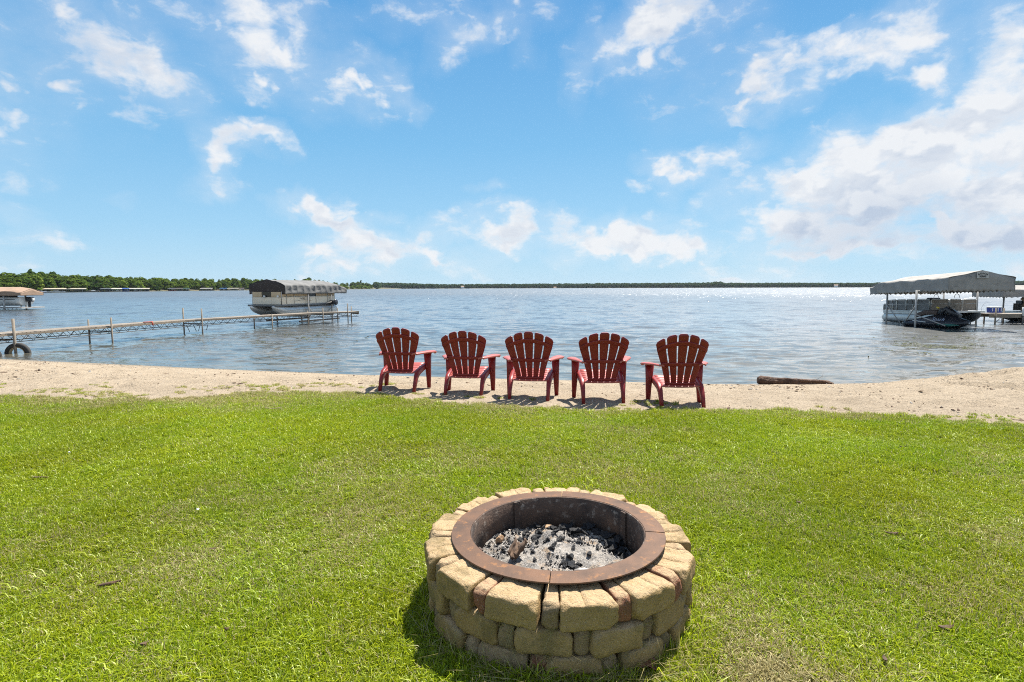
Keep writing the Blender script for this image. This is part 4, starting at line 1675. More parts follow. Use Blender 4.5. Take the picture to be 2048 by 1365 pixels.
M_LETTERG = material('grey_lettering', (.30, .33, .40), .5)
M_LETTERP = material('pale_lettering', (.55, .48, .36), .5)
M_YEL = material('yellow_plastic', (.7, .5, .03), .5)
M_RUBBER = weathered('tyre_rubber', (.025, .024, .023), (.05, .047, .043), 6, .85)
M_RIMC = weathered('tan_rim', (.42, .33, .20), (.30, .23, .14), 8, .6)
M_REDR = material('red_rope', (.45, .06, .03), .8)


def on_px(poly, px):
    """point of a ground polyline seen in a picture column"""
    k = None
    for i in range(len(poly) - 1):
        a, b = poly[i], poly[i + 1]
        for j in range(60):
            t = j / 59
            p = (a[0] + (b[0] - a[0]) * t, a[1] + (b[1] - a[1]) * t)
            q = 1024 + F * p[0] / (p[1] * 1.0) * .998
            e = abs(q - px)
            if k is None or e < k[0]:
                k = (e, p, math.atan2(b[1] - a[1], b[0] - a[0]))
    return k[1], k[2]


def zat(y, px, Y):
    return float(atY(px, y, Y)[2])


# ------------------------------------------------------------------ long dock on the left
DN = [(-18.1, 13.6), (-17.2, 18.5), (-15.6, 26.4), (-14.1, 29.7), (-12.2, 33.6), (-9.9, 35.7)]
DW = .92
DZ = .0
dock = empty('long_dock', (DN[0][0], DN[0][1], WATER))
dock0 = Vector(dock.location)
tag(dock, 'long narrow dock with lattice sides and wheels running out from the beach', 'dock')
rel = lambda x, y, z: (x - dock0.x, y - dock0.y, z - dock0.z)
offs = []
for i, p_ in enumerate(DN):
    a = DN[max(0, i - 1)]; b = DN[min(len(DN) - 1, i + 1)]
    t = Vector((b[0] - a[0], b[1] - a[1], 0)).normalized()
    n_ = Vector((-t.y, t.x, 0))
    offs.append((p_[0] + n_.x * DW, p_[1] + n_.y * DW))
for i in range(len(DN) - 1):
    a, b, c, d = Vector((*DN[i], DZ)), Vector((*DN[i + 1], DZ)), Vector((*offs[i + 1], DZ)), Vector((*offs[i], DZ))
    n = max(1, round((b - a).length / 1.2))
    for k in range(n):
        t0, t1 = k / n + .004, (k + 1) / n - .004
        q = [a.lerp(b, t0), a.lerp(b, t1), d.lerp(c, t1), d.lerp(c, t0)]
        # boards laid across, joined into one lift-out panel
        mb = MB()
        nb = 8
        for m_ in range(nb):
            u0, u1 = m_ / nb + .01, (m_ + 1) / nb - .01
            e = [q[0].lerp(q[1], u0), q[0].lerp(q[1], u1), q[3].lerp(q[2], u1), q[3].lerp(q[2], u0)]
            dz = random.uniform(-.004, .004)
            mb.rings([[rel(p.x, p.y, p.z + dz) for p in e], [rel(p.x, p.y, p.z - .035 + dz) for p in e]], True, False)
        mb.build('deck_panel', M_DECK, dock)
    for (s0, s1) in ((a, b), (d, c)):
        MB().tube([rel(s0.x, s0.y, DZ - .062), rel(s1.x, s1.y, DZ - .062)], 1, 4, flat=(.028, .035), smooth=False).build('side_rail', M_FASCIA, dock)
        mb = MB()
        nz = max(4, round((s1 - s0).length / .42))
        for k in range(nz):
            p0, p1, p2 = s0.lerp(s1, k / nz), s0.lerp(s1, (k + .5) / nz), s0.lerp(s1, (k + 1) / nz)
            mb.tube([rel(p0.x, p0.y, DZ - .09), rel(p1.x, p1.y, DZ - .31)], .009, 5)
            mb.tube([rel(p1.x, p1.y, DZ - .31), rel(p2.x, p2.y, DZ - .09)], .009, 5)
        mb.tube([rel(s0.x, s0.y, DZ - .31), rel(s1.x, s1.y, DZ - .31)], .014, 6)
        mb.build('lattice', M_DARKST, dock)


def post(px, ytop, side, r=.033, poly=None):
    (x, y), _ = on_px(DN if side == 'near' else offs, px)
    nx = .05 if side == 'near' else -.05
    zt = zat(ytop, px, y)
    MB().tube([rel(x + nx, y - nx * .4, WATER - 1.2), rel(x + nx, y - nx * .4, zt)], r, 8).build('post', M_POST, dock)
    return x, y


for (a, ya, b, yb) in ((22, 638, -22, 642), (219, 635.5, 181, 639.5), (404, 617.5, 369, 616.5), (543, 629, 511, 633), (645, 616, 618, 622), (695, 607.5, 678, 616.5)):
    x0, y0 = post(a, ya, 'near', .045 if a == 22 else .033)
    x1, y1 = post(b, yb, 'far')
    MB().tube([rel(x0, y0, DZ - .22), rel(x1, y1, DZ - .22)], .022, 6).build('cross_bar', M_DARKST, dock)
x, y = offs[-1]
post(715, 613, 'far')
MB().tube([rel(*DN[-1], DZ - .08), rel(*offs[-1], DZ - .08)], 1, 4, flat=(.03, .12), smooth=False).build('end_board', M_FASCIA, dock)
# legs of a bench-like brace under the deck
for px_ in (363, 377, 392, 408):
    (x, y), _ = on_px(DN, px_)
    MB().tube([rel(x, y + .4, DZ - .25), rel(x + (.14 if px_ % 2 else -.1), y + .4, DZ - .58)], .014, 6).build('strut', M_DARKST, dock)
for (px_, off_) in ((31, .10), (-4, .55)):
    (x, y), a_ = on_px(DN, px_)
    Mx = Matrix.Translation(rel(x + .05, y - off_, WATER + .16)) @ Matrix.Rotation(math.radians(72), 4, 'Z').inverted() @ Matrix.Rotation(math.pi / 2, 4, 'X')
    Mx = Matrix.Translation(rel(x + .05, y - off_, WATER - .02)) @ Matrix.Rotation(math.radians(14), 4, 'Z') @ Matrix.Rotation(math.pi / 2, 4, 'X')
    prof = [(.235, -.075), (.30, -.085), (.355, -.07), (.378, -.04), (.378, .04), (.355, .07), (.30, .085), (.235, .075)]
    tyre = MB().lathe(prof, 40, M=Mx, closed=True).build('wheel', M_RUBBER, dock)
    MB().lathe([(.235, .076), (.22, .082), (.205, .05), (.205, -.05), (.22, -.075), (.235, -.07)], 40, M=Mx, closed=True).build('wheel_rim', M_RIMC, tyre)
(x, y), _ = on_px(DN, 303)
MB().tube([rel(x - .35, y - .1, DZ + .02), rel(x, y, DZ + .03), rel(x + .06, y - .06, DZ - .12)], .028, 6).build('rope', M_REDR, dock)

# ------------------------------------------------------------------ boats and lifts
def frame_at(x, y, heading):
    """Empty whose +X is the bow direction"""
    return (x, y, WATER), math.atan2(heading[1], heading[0])


def pontoon_mesh(mb, y, L, r, zc, nose=1.1):
    rings_ = []
    for i in range(26):
        t = i / 25
        x = -L / 2 + L * t
        k = max(0, (x - (L / 2 - nose)) / nose)
        rad = r * math.sqrt(max(.002, 1 - k ** 2.2))
        zz = zc + r * .92 * k ** 1.8
        rings_.append([(x, y + rad * math.cos(a), zz + rad * math.sin(a)) for a in [2 * math.pi * j / 18 for j in range(18)]])
    return mb.rings(rings_, True)


def panel(mb, x0, x1, y, z0, z1, th=.03):
    return mb.box(((x0 + x1) / 2, y, (z0 + z1) / 2), (abs(x1 - x0) / 2, th / 2, (z1 - z0) / 2))


def rail_loop(mb, x0, x1, y, z0, z1, mid, r=.024, rc=.12):
    """a bent tube frame round a fence bay: rounded top corners and a middle rail"""
    mb.tube([(x0, y, z0), (x0, y, z1 - rc), (x0 + rc * .3, y, z1 - rc * .3), (x0 + rc, y, z1), (x1 - rc, y, z1), (x1 - rc * .3, y, z1 - rc * .3), (x1, y, z1 - rc), (x1, y, z0)], r, 6)
    mb.tube([(x0, y, mid), (x1, y, mid)], r * .9, 6)
    return mb


def canopy(parent, nm, x0, x1, y0, y1, zr, ze, zb, mat, endmat, scallop=.035, droop=.3, pleat=0, lab=None, round_=0.0, backdroop=None):
    """gabled fabric cover; x1 is the end that shows its gable"""
    W_ = y1 - y0
    yc = (y0 + y1) / 2
    cs = []
    for t in np.linspace(0, 1, 6):
        cs.append((-1, 'v', t))
    sect = [(-1.0, 1.0, 0)] + [(-1.0, k, 0) for k in (.66, .33)] + [(-1.0, 0, 0)]
    pts = []
    nx = 150
    for i in range(nx + 1):
        t = i / nx
        x = x0 + (x1 - x0) * t
        bd = (1 - sm(min(1, t / .16))) * droop
        zr_, ze_, zb_ = zr - bd, ze - bd * .75, zb
        row_ = []
        ph = 0
        if pleat:
            u = (t * pleat) % 1.0
            ph = -.075 * math.sin(math.pi * u) ** .8
        sc = scallop * abs(math.sin(t * (x1 - x0) / .30 * math.pi))
        sag = -.05 * math.sin(math.pi * ((t * 4) % 1))
        for s in (-1, 1):
            col_ = []
            for k, (dy, zz) in enumerate(((W_ / 2 * 1.0, zb_ - .0 + sc), (W_ / 2 * 1.0, zb_ + (ze_ - zb_) * .12 + sc * .2), (W_ / 2 + ph * .2, zb_ + (ze_ - zb_) * .30), (W_ / 2 + ph, zb_ + (ze_ - zb_) * .55), (W_ / 2 + ph * .8, zb_ + (ze_ - zb_) * .85),
                                          (W_ / 2 - round_ * .35, ze_ - round_ * .05), (W_ / 2 - .1 - round_, ze_ + (zr_ - ze_) * .12 + round_ * .2), (W_ / 4, (ze_ + zr_) / 2 + round_ * .3 + sag * .5), (W_ / 9, zr_ - (zr_ - ze_) * .18 + sag * .3))):
                wob = .012 * math.sin(x * 3 + k * 1.7) + .008 * math.sin(x * 7.3 + k)
                col_.append((x, yc + s * (dy + wob), zz + wob))
            row_.append(col_)
        pts.append(row_[0] + [(x, yc, zr_)] + row_[1][::-1])
    c = MB().slab(pts, .012).build(nm, mat, parent)
    for e, (xx, bd) in enumerate(((x1 - .015, 0.0), (x0 + .015, droop))):
        g = []
        for j in range(49):
            u = -1 + 2 * j / 48
            y = yc + u * (W_ / 2 - .02)
            zt = ze - bd * .75 + (zr - bd - (ze - bd * .75)) * (1 - abs(u)) + round_ * .3 * (1 - u * u) - (round_ * .35 * max(0, abs(u) - .85) / .15)
            sc = scallop * abs(math.sin(j * W_ / 48 / .30 * math.pi))
            g.append([(xx + .02 * math.sin(u * 5) * (1 - k_) * (1 if e == 0 else 0), y, zt - .015 + (zb + sc - zt) * k_) for k_ in (0, .3, .6, .85, 1)])
        MB().slab(g, .010).build('end_panel', endmat, c)
    fr_ = MB()
    for y in (y0 + .06, y1 - .06):
        fr_.tube([(x0 + .1, y, zb + (ze - zb) * .25), (x1 - .1, y, zb + (ze - zb) * .25)], .03, 6)
    fr_.build('canopy_frame', M_GALV, parent)
    return c


# ---- covered lift and cream pontoon boat behind the long dock
A = Vector((-13.68, 33.5, 0))
AW = Vector((.35, .937, 0))
PL = Vector((-.937, .35, 0))
LW, LL = 2.83, 5.9
cen = A + AW * (LL / 2) + PL * (LW / 2)
loc, rz = frame_at(cen.x, cen.y, (-AW.x, -AW.y))
lift = empty('boat_lift', loc, rz)
tag(lift, 'boat lift with a grey pleated canopy, dark at its near end, behind the long dock', 'boat lift')
canopy(lift, 'canopy', -LL / 2, LL / 2, -LW / 2, LW / 2, 2.72, 2.42, 1.84, M_LEFTCANVAS, M_DKCANVAS, .02, .28, pleat=11, round_=.2)
for (x, y) in ((LL / 2 - 2.1, LW / 2 - .12), (-LL / 2 + 1.5, LW / 2 - .12), (LL / 2 - 2.1, -LW / 2 + .12), (-LL / 2 + 1.5, -LW / 2 + .12)):
    MB().tube([(x, y, -1.2), (x, y, 2.0)], .05, 8).build('post', M_GALV, lift)
    for dx in (-.55,) if x > 0 else (.55,):
        MB().tube([(x, y, 1.0), (x + dx, y, .45)], .025, 6).build('brace', M_GALV, lift)
for x in (LL / 2 - 2.1, -LL / 2 + 1.5):
    MB().tube([(x, -LW / 2, .42), (x, LW / 2, .42)], 1, 4, flat=(.05, .07), smooth=False).build('cradle_beam', M_GALV, lift)
for y in (-LW / 2 + .1, LW / 2 - .1):
    MB().tube([(-LL / 2 + .8, y, .12), (LL / 2 - 1.2, y, .12)], 1, 4, flat=(.05, .06), smooth=False).build('side_beam', M_DARKST, lift)
bw = MB()
bw.box((-1.35, LW / 2 + .02, 1.25), (.10, .16, .13)).box((-1.62, LW / 2 + .02, 1.22), (.14, .10, .10))
bw.lathe([(.02, -.03), (.19, -.03), (.19, .03), (.02, .03)], 18, M=Matrix.Translation((-1.5, LW / 2 + .18, 1.25)) @ Matrix.Rotation(math.pi / 2, 4, 'X'))
wn = bw.build('winch', M_BLACK, lift)
MB().tube([(-1.2, LW / 2 + .05, 1.28), (-.7, LW / 2 + .05, 1.20)], [.03, .012], 6).build('winch_handle', M_GREYCANVAS, wn)

bc = A - AW * .57 + PL * .25 + AW * (5.67 / 2) + PL * 1.16
loc, rz = frame_at(bc.x, bc.y, (-AW.x, -AW.y))
boat = empty('pontoon_boat', loc, rz)
tag(boat, 'cream pontoon boat raised under the grey pleated canopy beside the long dock', 'pontoon boat')
BL, BB = 5.5, 2.32
for s in (-1, 1):
    pontoon_mesh(MB(), s * .86, 5.67, .31, .80, 1.3).build('pontoon', M_ALU, boat)
    MB().tube([(-2.6, s * 1.17, .86), (1.7, s * 1.17, .86), (2.1, s * 1.12, .92)], .018, 6).build('rub_strip', M_ALU, boat)
MB().box((-.05, 0, 1.16), (BL / 2, BB / 2, .055)).build('deck', M_ALUDK, boat, bevel=.02)
x_b = [-2.65, -1.9, -.75, -.15, 1.25, 1.9, 2.3]
for s in (-1, 1):
    y = s * BB / 2 * .97
    for i in range(len(x_b) - 1):
        panel(MB(), x_b[i] + .02, x_b[i + 1] - .02, y, 1.225, 1.66).build('side_panel', M_CREAM, boat)
        dk = (i == 2 or i == 4 and False)
        panel(MB(), x_b[i] + .02, x_b[i + 1] - .02, y - s * .015, 1.675, 2.0).build('cover_panel', M_GLASSD if dk else M_TANPANEL, boat)
    rl = MB()
    rl.tube([(x_b[0], y + s * .03, 1.665), (x_b[-1], y + s * .03, 1.665)], .018, 6)
    rl.tube([(x_b[0], y + s * .03, 1.225), (x_b[-1], y + s * .03, 1.225)], .018, 6)
    for x in x_b:
        rl.tube([(x, y + s * .03, 1.2), (x, y + s * .03, 2.0)], .014, 6)
    rl.build('rail', M_ALU, boat)
    pts = [[(x, y + s * .035, 1.42 + .035 * math.sin((x + .1) * 3.2) + dz) for x in np.linspace(-.3, 1.2, 24)] for dz in (0, .018)]
    MB().slab(pts, .004).build('wave_stripe', M_TAUPE, boat)
    pts = [[(x, s * (.86 + .305), .80 + .06 * (x - .9) + dz * (1 - abs(x - 1.2) / .7)) for x in np.linspace(.55, 1.85, 14)] for dz in (-.03, .03)]
    MB().slab(pts, .006).build('pontoon_stripe', M_CHARC, boat)
y_b = [-1.12, -.35, .35, 1.12]
for i in range(3):
    MB().box((2.32, (y_b[i] + y_b[i + 1]) / 2, 1.44), (.015, .36, .215)).build('front_panel', M_CREAM, boat)
    MB().box((2.32, (y_b[i] + y_b[i + 1]) / 2, 1.83), (.012, .36, .15)).build('cover_panel', M_GLASSD if i == 1 else M_TANPANEL, boat)
    MB().box((-2.66, (y_b[i] + y_b[i + 1]) / 2, 1.60), (.015, .36, .40)).build('rear_panel', M_CREAM, boat)
for y in (.95, -.1):
    MB().lathe([(.0, .0), (.06, .0), (.075, .07), (.0, .09)], 12, M=Matrix.Translation((2.36, y, 1.70)) @ Matrix.Rotation(math.pi / 2, 4, 'Y')).build('lamp', M_WHITE2, boat)
text_obj('lettering', 'TAHOE', .13, M_LETTER, boat, (.55, BB / 2 + .02, 1.56), (math.pi / 2, 0, math.pi))
MB().box((-2.95, 0, .95), (.22, .2, .42), taper=.5).box((-2.95, 0, 1.5), (.28, .2, .2)).build('outboard_motor', M_BLACK, boat, bevel=.05)

# ---- right-hand lift, canopy with sign
C1 = Vector((22.44, 28.6, 0)); AW2 = Vector((.12, .993, 0)); OF = Vector((.993, -.12, 0))
cen = C1 + AW2 * 2.85 + OF * 1.07
loc, rz = frame_at(cen.x, cen.y, (-AW2.x, -AW2.y))
lift2 = empty('boat_lift', loc, rz, ry=math.radians(-1.9))
tag(lift2, 'boat lift with a peaked grey scalloped canopy bearing a sign, right of the beach', 'boat lift')
CLn, CWd = 7.5, 3.05
c2 = canopy(lift2, 'canopy', -CLn / 2, CLn / 2, -CWd / 2, CWd / 2, 2.87, 2.50, 1.80, M_GREYCANVAS, M_GREYCANVAS, .085, .30)


def l2(d, off, z):   # along/offset from the canopy corner to lift coordinates
    return (2.85 - d, off - 1.07, z)


for (d, off, top) in ((1.2, -.74, 1.95), (4.9, -.30, 1.9), (3.0, 3.45, 1.95), (5.9, 3.45, 1.9)):
    x, y, _ = l2(d, off, 0)
    MB().tube([(x, y, -1.0), (x, y, top)], .05, 8).build('post', M_GALV, lift2)
    MB().tube([(x, y, top - .06), (x, max(-1.45, min(1.45, y)), top - .04)], .03, 6).build('outrigger', M_GALV, lift2)
for (d, off, dd, s) in ((1.2, -.74, 1.0, -1), (1.2, -.74, -1.5, 1), (4.9, -.30, -1.1, 1)):
    x, y, _ = l2(d, off, 0)
    if s == -1:
        MB().tube([(x, y, 1.15), (x - dd, y, .15)], .03, 6).build('brace', M_GALV, lift2)
    elif d < 2:
        MB().tube([(x, y, .62), (x + 1.0, y + .9, .05)], .035, 6).build('brace', M_GALV, lift2)
    else:
        MB().tube([(x, y, 1.15), (x + 1.0, y + .25, .1)], .03, 6).build('brace', M_GALV, lift2)
for d in (3.0, 5.9):
    MB().tube([l2(d, -.5, .02), l2(d, 3.4, .02)], 1, 4, flat=(.05, .06), smooth=False).build('cradle_beam', M_GALV, lift2)
# sign on the gable
xs_ = CLn / 2 + .035
sign = MB().box((xs_, 0, 2.63), (.012, .27, .16)).build('sign', weathered('sign_board', (.46, .44, .40), (.38, .36, .33), 4, .6), lift2, bevel=.01)
for i, ch in enumerate('BEACH'):
    u = (i - 2) * .092
    t_ = text_obj('letter', ch, .115, M_LETTER, sign, (xs_ + .016, u, 2.705 - 1.1 * u * u * 1.2), (math.pi / 2, 0, math.pi / 2), .003, offset=.006)
    t_.rotation_euler = (math.pi / 2 - 0, 0, math.pi / 2)
    t_.rotation_euler.rotate_axis('Z', -u * 2.2)
t_ = text_obj('lettering', 'KING', .125, M_LETTER, sign, (xs_ + .016, 0, 2.555), (math.pi / 2, 0, math.pi / 2), .003, offset=.006)

# pontoon boat under it
b0 = C1 + AW2 * 4.75 + OF * 2.02
loc, rz = frame_at(b0.x, b0.y, (-AW2.x, -AW2.y))
boat2 = empty('pontoon_boat', (loc[0], loc[1], loc[2] + .02), rz, ry=math.radians(-1.9))
tag(boat2, 'charcoal pontoon boat with bare silver rails under the peaked scalloped canopy', 'pontoon boat')
BB2 = 2.45
for s in (-1, 1):
    pontoon_mesh(MB(), s * .95, 5.6, .30, .33, 1.2).build('pontoon', M_ALU if s < 0 else M_ALUDK, boat2)  # right pontoon's shade is put into a darker metal colour
MB().box((0, 0, .70), (2.75, BB2 / 2, .05)).build('deck', M_ALU, boat2, bevel=.02)
MB().box((0, -BB2 / 2 + .03, .60), (2.7, .02, .05)).build('deck_trim', M_ALU, boat2)
xb2 = [-2.75, -2.25, -1.35, -.85, .15, 1.75, 2.05]
xb2 = [-2.7, -2.2, -1.2, -.2, .9, 2.05]
for s in (-1, 1):
    y = s * BB2 / 2 * .97
    for i in range(len(xb2) - 1):
        top = 1.16 if i == 0 else 1.40
        panel(MB(), xb2[i] + .03, xb2[i + 1] - .03, y, .77, top - .03).build('side_panel', M_CHARC, boat2)
        rail_loop(MB(), xb2[i] + .02, xb2[i + 1] - .02, y + s * .03, .76, top, 1.12).build('rail', M_ALU, boat2)
    for x in (-1.75, -1.35, .35):
        MB().tube([(x + .18, y + s * .035, .77), (x + .14, y + s * .035, 1.05), (x, y + s * .035, 1.38)], .02, 6).build('curved_rail', M_ALU, boat2)
for (y0, y1) in ((-1.17, -.25), (-.2, .42), (.47, 1.17)):
    MB().box((2.07, (y0 + y1) / 2, 1.07), (.015, (y1 - y0) / 2 - .03, .28)).build('front_panel', M_TAUPE, boat2)
    f_ = MB()
    f_.tube([(2.10, y0, .76), (2.10, y0, 1.32), (2.10, y0 + .06, 1.39), (2.10, y1 - .06, 1.39), (2.10, y1, 1.32), (2.10, y1, .76)], .02, 6)
    f_.tube([(2.10, y0, 1.13), (2.10, y1, 1.13)], .016, 6)
    f_.build('rail', M_ALU, boat2)
sb = MB()
for (x, y, hx, hy, z0, z1) in ((-1.4, .75, .7, .3, .76, 1.42), (.9, -.75, .8, .3, .76, 1.40), (.9, .75, .8, .3, .76, 1.40), (-1.7, -.7, .5, .32, .76, 1.40)):
    MB().box((x, y, (z0 + z1) / 2 - .1), (hx, hy, (z1 - z0) / 2)).build('seat', M_CHARC, boat2, bevel=.06)
MB().box((-.9, .7, 1.3), (.22, .28, .22), taper=1.2).build('helm_console', M_BLACK, boat2, bevel=.05)
for (x, y) in ((.2, .2), (1.7, .4)):
    MB().tube([(x + .22 * math.cos(a), y, 1.48 + .22 * math.sin(a)) for a in np.linspace(0, math.pi, 12)], .014, 6).build('grab_hoop', M_ALU, boat2)
MB().tube([(-2.75, -1.1, .2), (-2.82, -1.1, .55), (-2.78, -1.1, 1.1)], .03, 6).tube([(-2.75, -.8, .2), (-2.82, -.8, .55), (-2.78, -.8, 1.1)], .03, 6).build('ladder', M_ALU, boat2)
text_obj('lettering', 'Avalon', .17, M_LETTERP, boat2, (-1.72, -BB2 / 2 * .97 - .02, .92), (math.pi / 2, 0, 0))
MB().tube([(2.12, .02, .95), (2.12, .14, 1.0), (2.12, .10, 1.06), (2.12, .02, .98), (2.12, .16, .93), (2.12, .24, .98)], .009, 5).build('emblem', M_LETTERP, boat2)

# personal watercraft beside the lift
s0, s1 = Vector((22.2, 31.0, 0)), Vector((23.56, 28.3, 0))
hd = (s1 - s0).normalized()
md_ = (s0 + s1) / 2
loc, rz = frame_at(md_.x, md_.y, (hd.x, hd.y))
ski = empty('jet_ski', loc, rz)
tag(ski, 'black jet ski with pale script lettering moored in front of the charcoal pontoon boat', 'jet ski')
rings_ = []
for i in range(26):
    t = i / 25
    x = -1.5 + 3.0 * t
    hw = .50 * (min(1, .80 + t * 1.2)) * math.sqrt(max(.001, 1 - max(0, (t - .52) / .48) ** 2.1))
    deck = .34 + .26 * sm(t / .45) + .10 * sm((t - .3) / .25) - .26 * sm((t - .68) / .32)
    keel = -.12 + .42 * max(0, (t - .6) / .4) ** 2
    gun = .20 + .10 * t + .06 * max(0, t - .7)
    rings_.append([(x, hw * c_, z_) for c_, z_ in ((0, keel), (.62, keel + .10), (.98, gun - .08), (1.0, gun), (.90, gun + .05), (.55, deck - .03), (.22, deck), (-.22, deck), (-.55, deck - .03), (-.90, gun + .05), (-1.0, gun), (-.98, gun - .08), (-.62, keel + .10))])
MB().rings(rings_, True).build('hull', M_BLACK, ski)
MB().tube([(-1.05, 0, .60), (-.6, 0, .78), (-.15, 0, .80), (.15, 0, .74)], [.8, 1.0, 1.0, .7], 12, flat=(.20, .13)).build('seat', weathered('brown_seat', (.10, .065, .05), (.07, .05, .04), 4, .6), ski)
MB().tube([(.10, 0, .70), (.30, 0, .95), (.42, 0, 1.03), (.62, 0, .85), (1.0, 0, .62)], [1, .9, .75, 1, .8], 12, flat=(.24, .14)).build('console', M_BLACK, ski)
MB().tube([(.24, -.36, 1.02), (.34, -.12, 1.03), (.34, .12, 1.03), (.24, .36, 1.02)], .025, 8).build('handlebar', M_BLACK, ski)
for s in (-1, 1):
    MB().tube([(.18, s * .36, 1.05), (.14, s * .46, 1.10)], [.05, .035], 8).build('mirror', M_YEL if s < 0 else M_BLACK, ski)
    pts = [[(x, s * (.455 + .02 * 0), .34 - .10 * (x + 1.0) + dz) for x in np.linspace(-1.0, -.35, 8)] for dz in (-.02, .03)]
    MB().slab(pts, .02).build('stripe', M_WHITE2, ski)
    pts = [[(x, s * (.49 - .25 * max(0, x - .4) ** 2), .20 + dz * (1 - abs(x - .7) / .6)) for x in np.linspace(.2, 1.15, 10)] for dz in (-.10, .05)]
    MB().slab(pts, .02).build('decal', M_TEAL, ski)
tx = text_obj('lettering', 'Spark', .27, M_LETTERG, ski, (.22, -.475, .46), (math.radians(62), 0, 0), .004, shear=.35)
MB().lathe([(0, 0), (.045, .01), (.05, .05), (0, .06)], 10, M=Matrix.Translation((1.42, -.05, .30)) @ Matrix.Rotation(math.pi / 2, 4, 'Y')).build('bow_eye', M_WHITE2, ski)

# ---- second right-hand lift, its boat, the short dock and the cooler
loc, rz = frame_at(34.2, 35.0, (-1, .18))
lift3 = empty('boat_lift', loc, rz)
tag(lift3, 'pale topped scalloped boat lift canopy cut off by the right edge', 'boat lift')
canopy(lift3, 'canopy', -3.7, 3.7, -1.5, 1.5, 2.25, 1.98, 1.48, M_GREYCANVAS, M_GREYCANVAS, .06, .2)
for x in (-2.4, 1.9):
    for y in (-1.35, 1.35):
        MB().tube([(x, y, -1.0), (x, y, 1.7)], .05, 8).build('post', M_GALV, lift3)
loc, rz = frame_at(34.3, 34.2, (-1, .12))
boat3 = empty('pontoon_boat', loc, rz)
tag(boat3, 'open pontoon boat with tan high-backed seats at the right edge behind the short dock', 'pontoon boat')
for s in (-1, 1):
    pontoon_mesh(MB(), s * .85, 6.6, .28, .25, 1.1).build('pontoon', M_ALUDK, boat3)
    MB().box((-.2, s * 1.12, .86), (2.4, .02, .20)).build('side_panel', M_CHARC, boat3)
    MB().tube([(-2.6, s * 1.14, 1.08), (2.2, s * 1.14, 1.08)], .02, 6).build('rail', M_ALU, boat3)
MB().box((0, 0, .58), (3.1, 1.15, .05)).build('deck', M_ALU, boat3)
for x in (.95, -.4):
    MB().box((x, .5, 1.28), (.52, .08, .22), taper=.9).build('seat', weathered('tan_vinyl', (.24, .16, .09), (.19, .125, .07), 3, .6), boat3, bevel=.05)
    MB().box((x, .28, 1.0), (.5, .26, .09)).build('seat', MATS['tan_vinyl'], boat3, bevel=.04)
    MB().tube([(x + .56, .55, .95), (x + .58, .55, 1.2), (x + .62, .3, 1.22)], .035, 6).build('armrest', M_WHITE2, boat3)
MB().box((2.3, -.3, 1.2), (.2, .25, .1)).build('helm_console', M_BLACK, boat3, bevel=.03)
MB().tube([(2.55, .2, .65), (2.35, .15, 1.25), (2.6, .1, 1.5)], 1, 8, flat=(.16, .05)).build('helm_seat', MATS['tan_vinyl'], boat3)
MB().tube([(1.9, .3, .6), (1.95, .3, 1.9)], .03, 6).build('canopy_pole', M_ALU, boat3)
a_ = P(1979, 628, -.08)
sd_x, sd_y = float(a_[0]), float(a_[1])
dock2 = empty('short_dock', (sd_x, sd_y, WATER), math.radians(-6))
tag(dock2, 'short wooden dock entering from the right edge beside the pontoon boats', 'dock')
for k in range(6):
    mb = MB()
    for m_ in range(7):
        mb.box((.07 + k * 1.0 + m_ * .14, .55, .62 - .015), (.064, .55, .017))
    mb.build('deck_panel', M_DECK, dock2)
for y in (-.01, 1.11):
    MB().box((3.0, y, .49), (3.0, .02, .10)).build('fascia', M_FASCIA, dock2)
for (x, y, t_, w_) in ((.28, -.07, .95, 0), (1.72, -.07, 1.0, 1), (3.6, -.07, .95, 0), (.55, 1.18, .6, 0), (1.6, 1.18, .9, 0), (3.6, 1.18, .9, 0)):
    p_ = MB().tube([(x, y, -1.2), (x, y, .55 if w_ else t_)], .042, 8).build('post', M_POST if not w_ else M_DARKST, dock2)
    if w_:
        MB().tube([(x, y, .5), (x, y, t_)], [.06, .055], 10).build('post_sleeve', M_WHITE2, dock2)
for (x0, x1) in ((.6, 1.0), (1.7, 1.3), (1.75, 2.1)):
    MB().tube([(x0, .5, -.05), (x1, .5, .4)], .02, 6).build('brace', M_DARKST, dock2)
cl = empty('cooler', (sd_x + .62, sd_y + .42, -.045), math.radians(-6))
tag(cl, 'blue and white cooler standing on the near end of the short dock', 'cooler')
MB().box((0, 0, .15), (.31, .18, .15), taper=.94).build('body', M_BLUE, cl, bevel=.02)
MB().box((0, 0, .325), (.32, .19, .025)).build('lid', M_WHITE2, cl, bevel=.02)
for x in (-.22, .08, .24):
    MB().box((x, -.185, .19), (.022, .008, .10)).build('latch', M_WHITE2, cl)
rod = empty('fishing_rod', (sd_x + .35, sd_y + .9, -.05), 0)
tag(rod, 'thin bent fishing rod leaning by the cooler on the short dock', 'fishing rod')
MB().tube([(0, 0, 0), (-.1, 0, .25), (.05, 0, .5), (.35, 0, .62)], [.008, .006, .005, .003], 5).build('blank', M_DARKST, rod)
MB().tube([(0, 0, 0), (-.04, 0, .1)], .014, 6).build('grip', M_BLACK, rod)

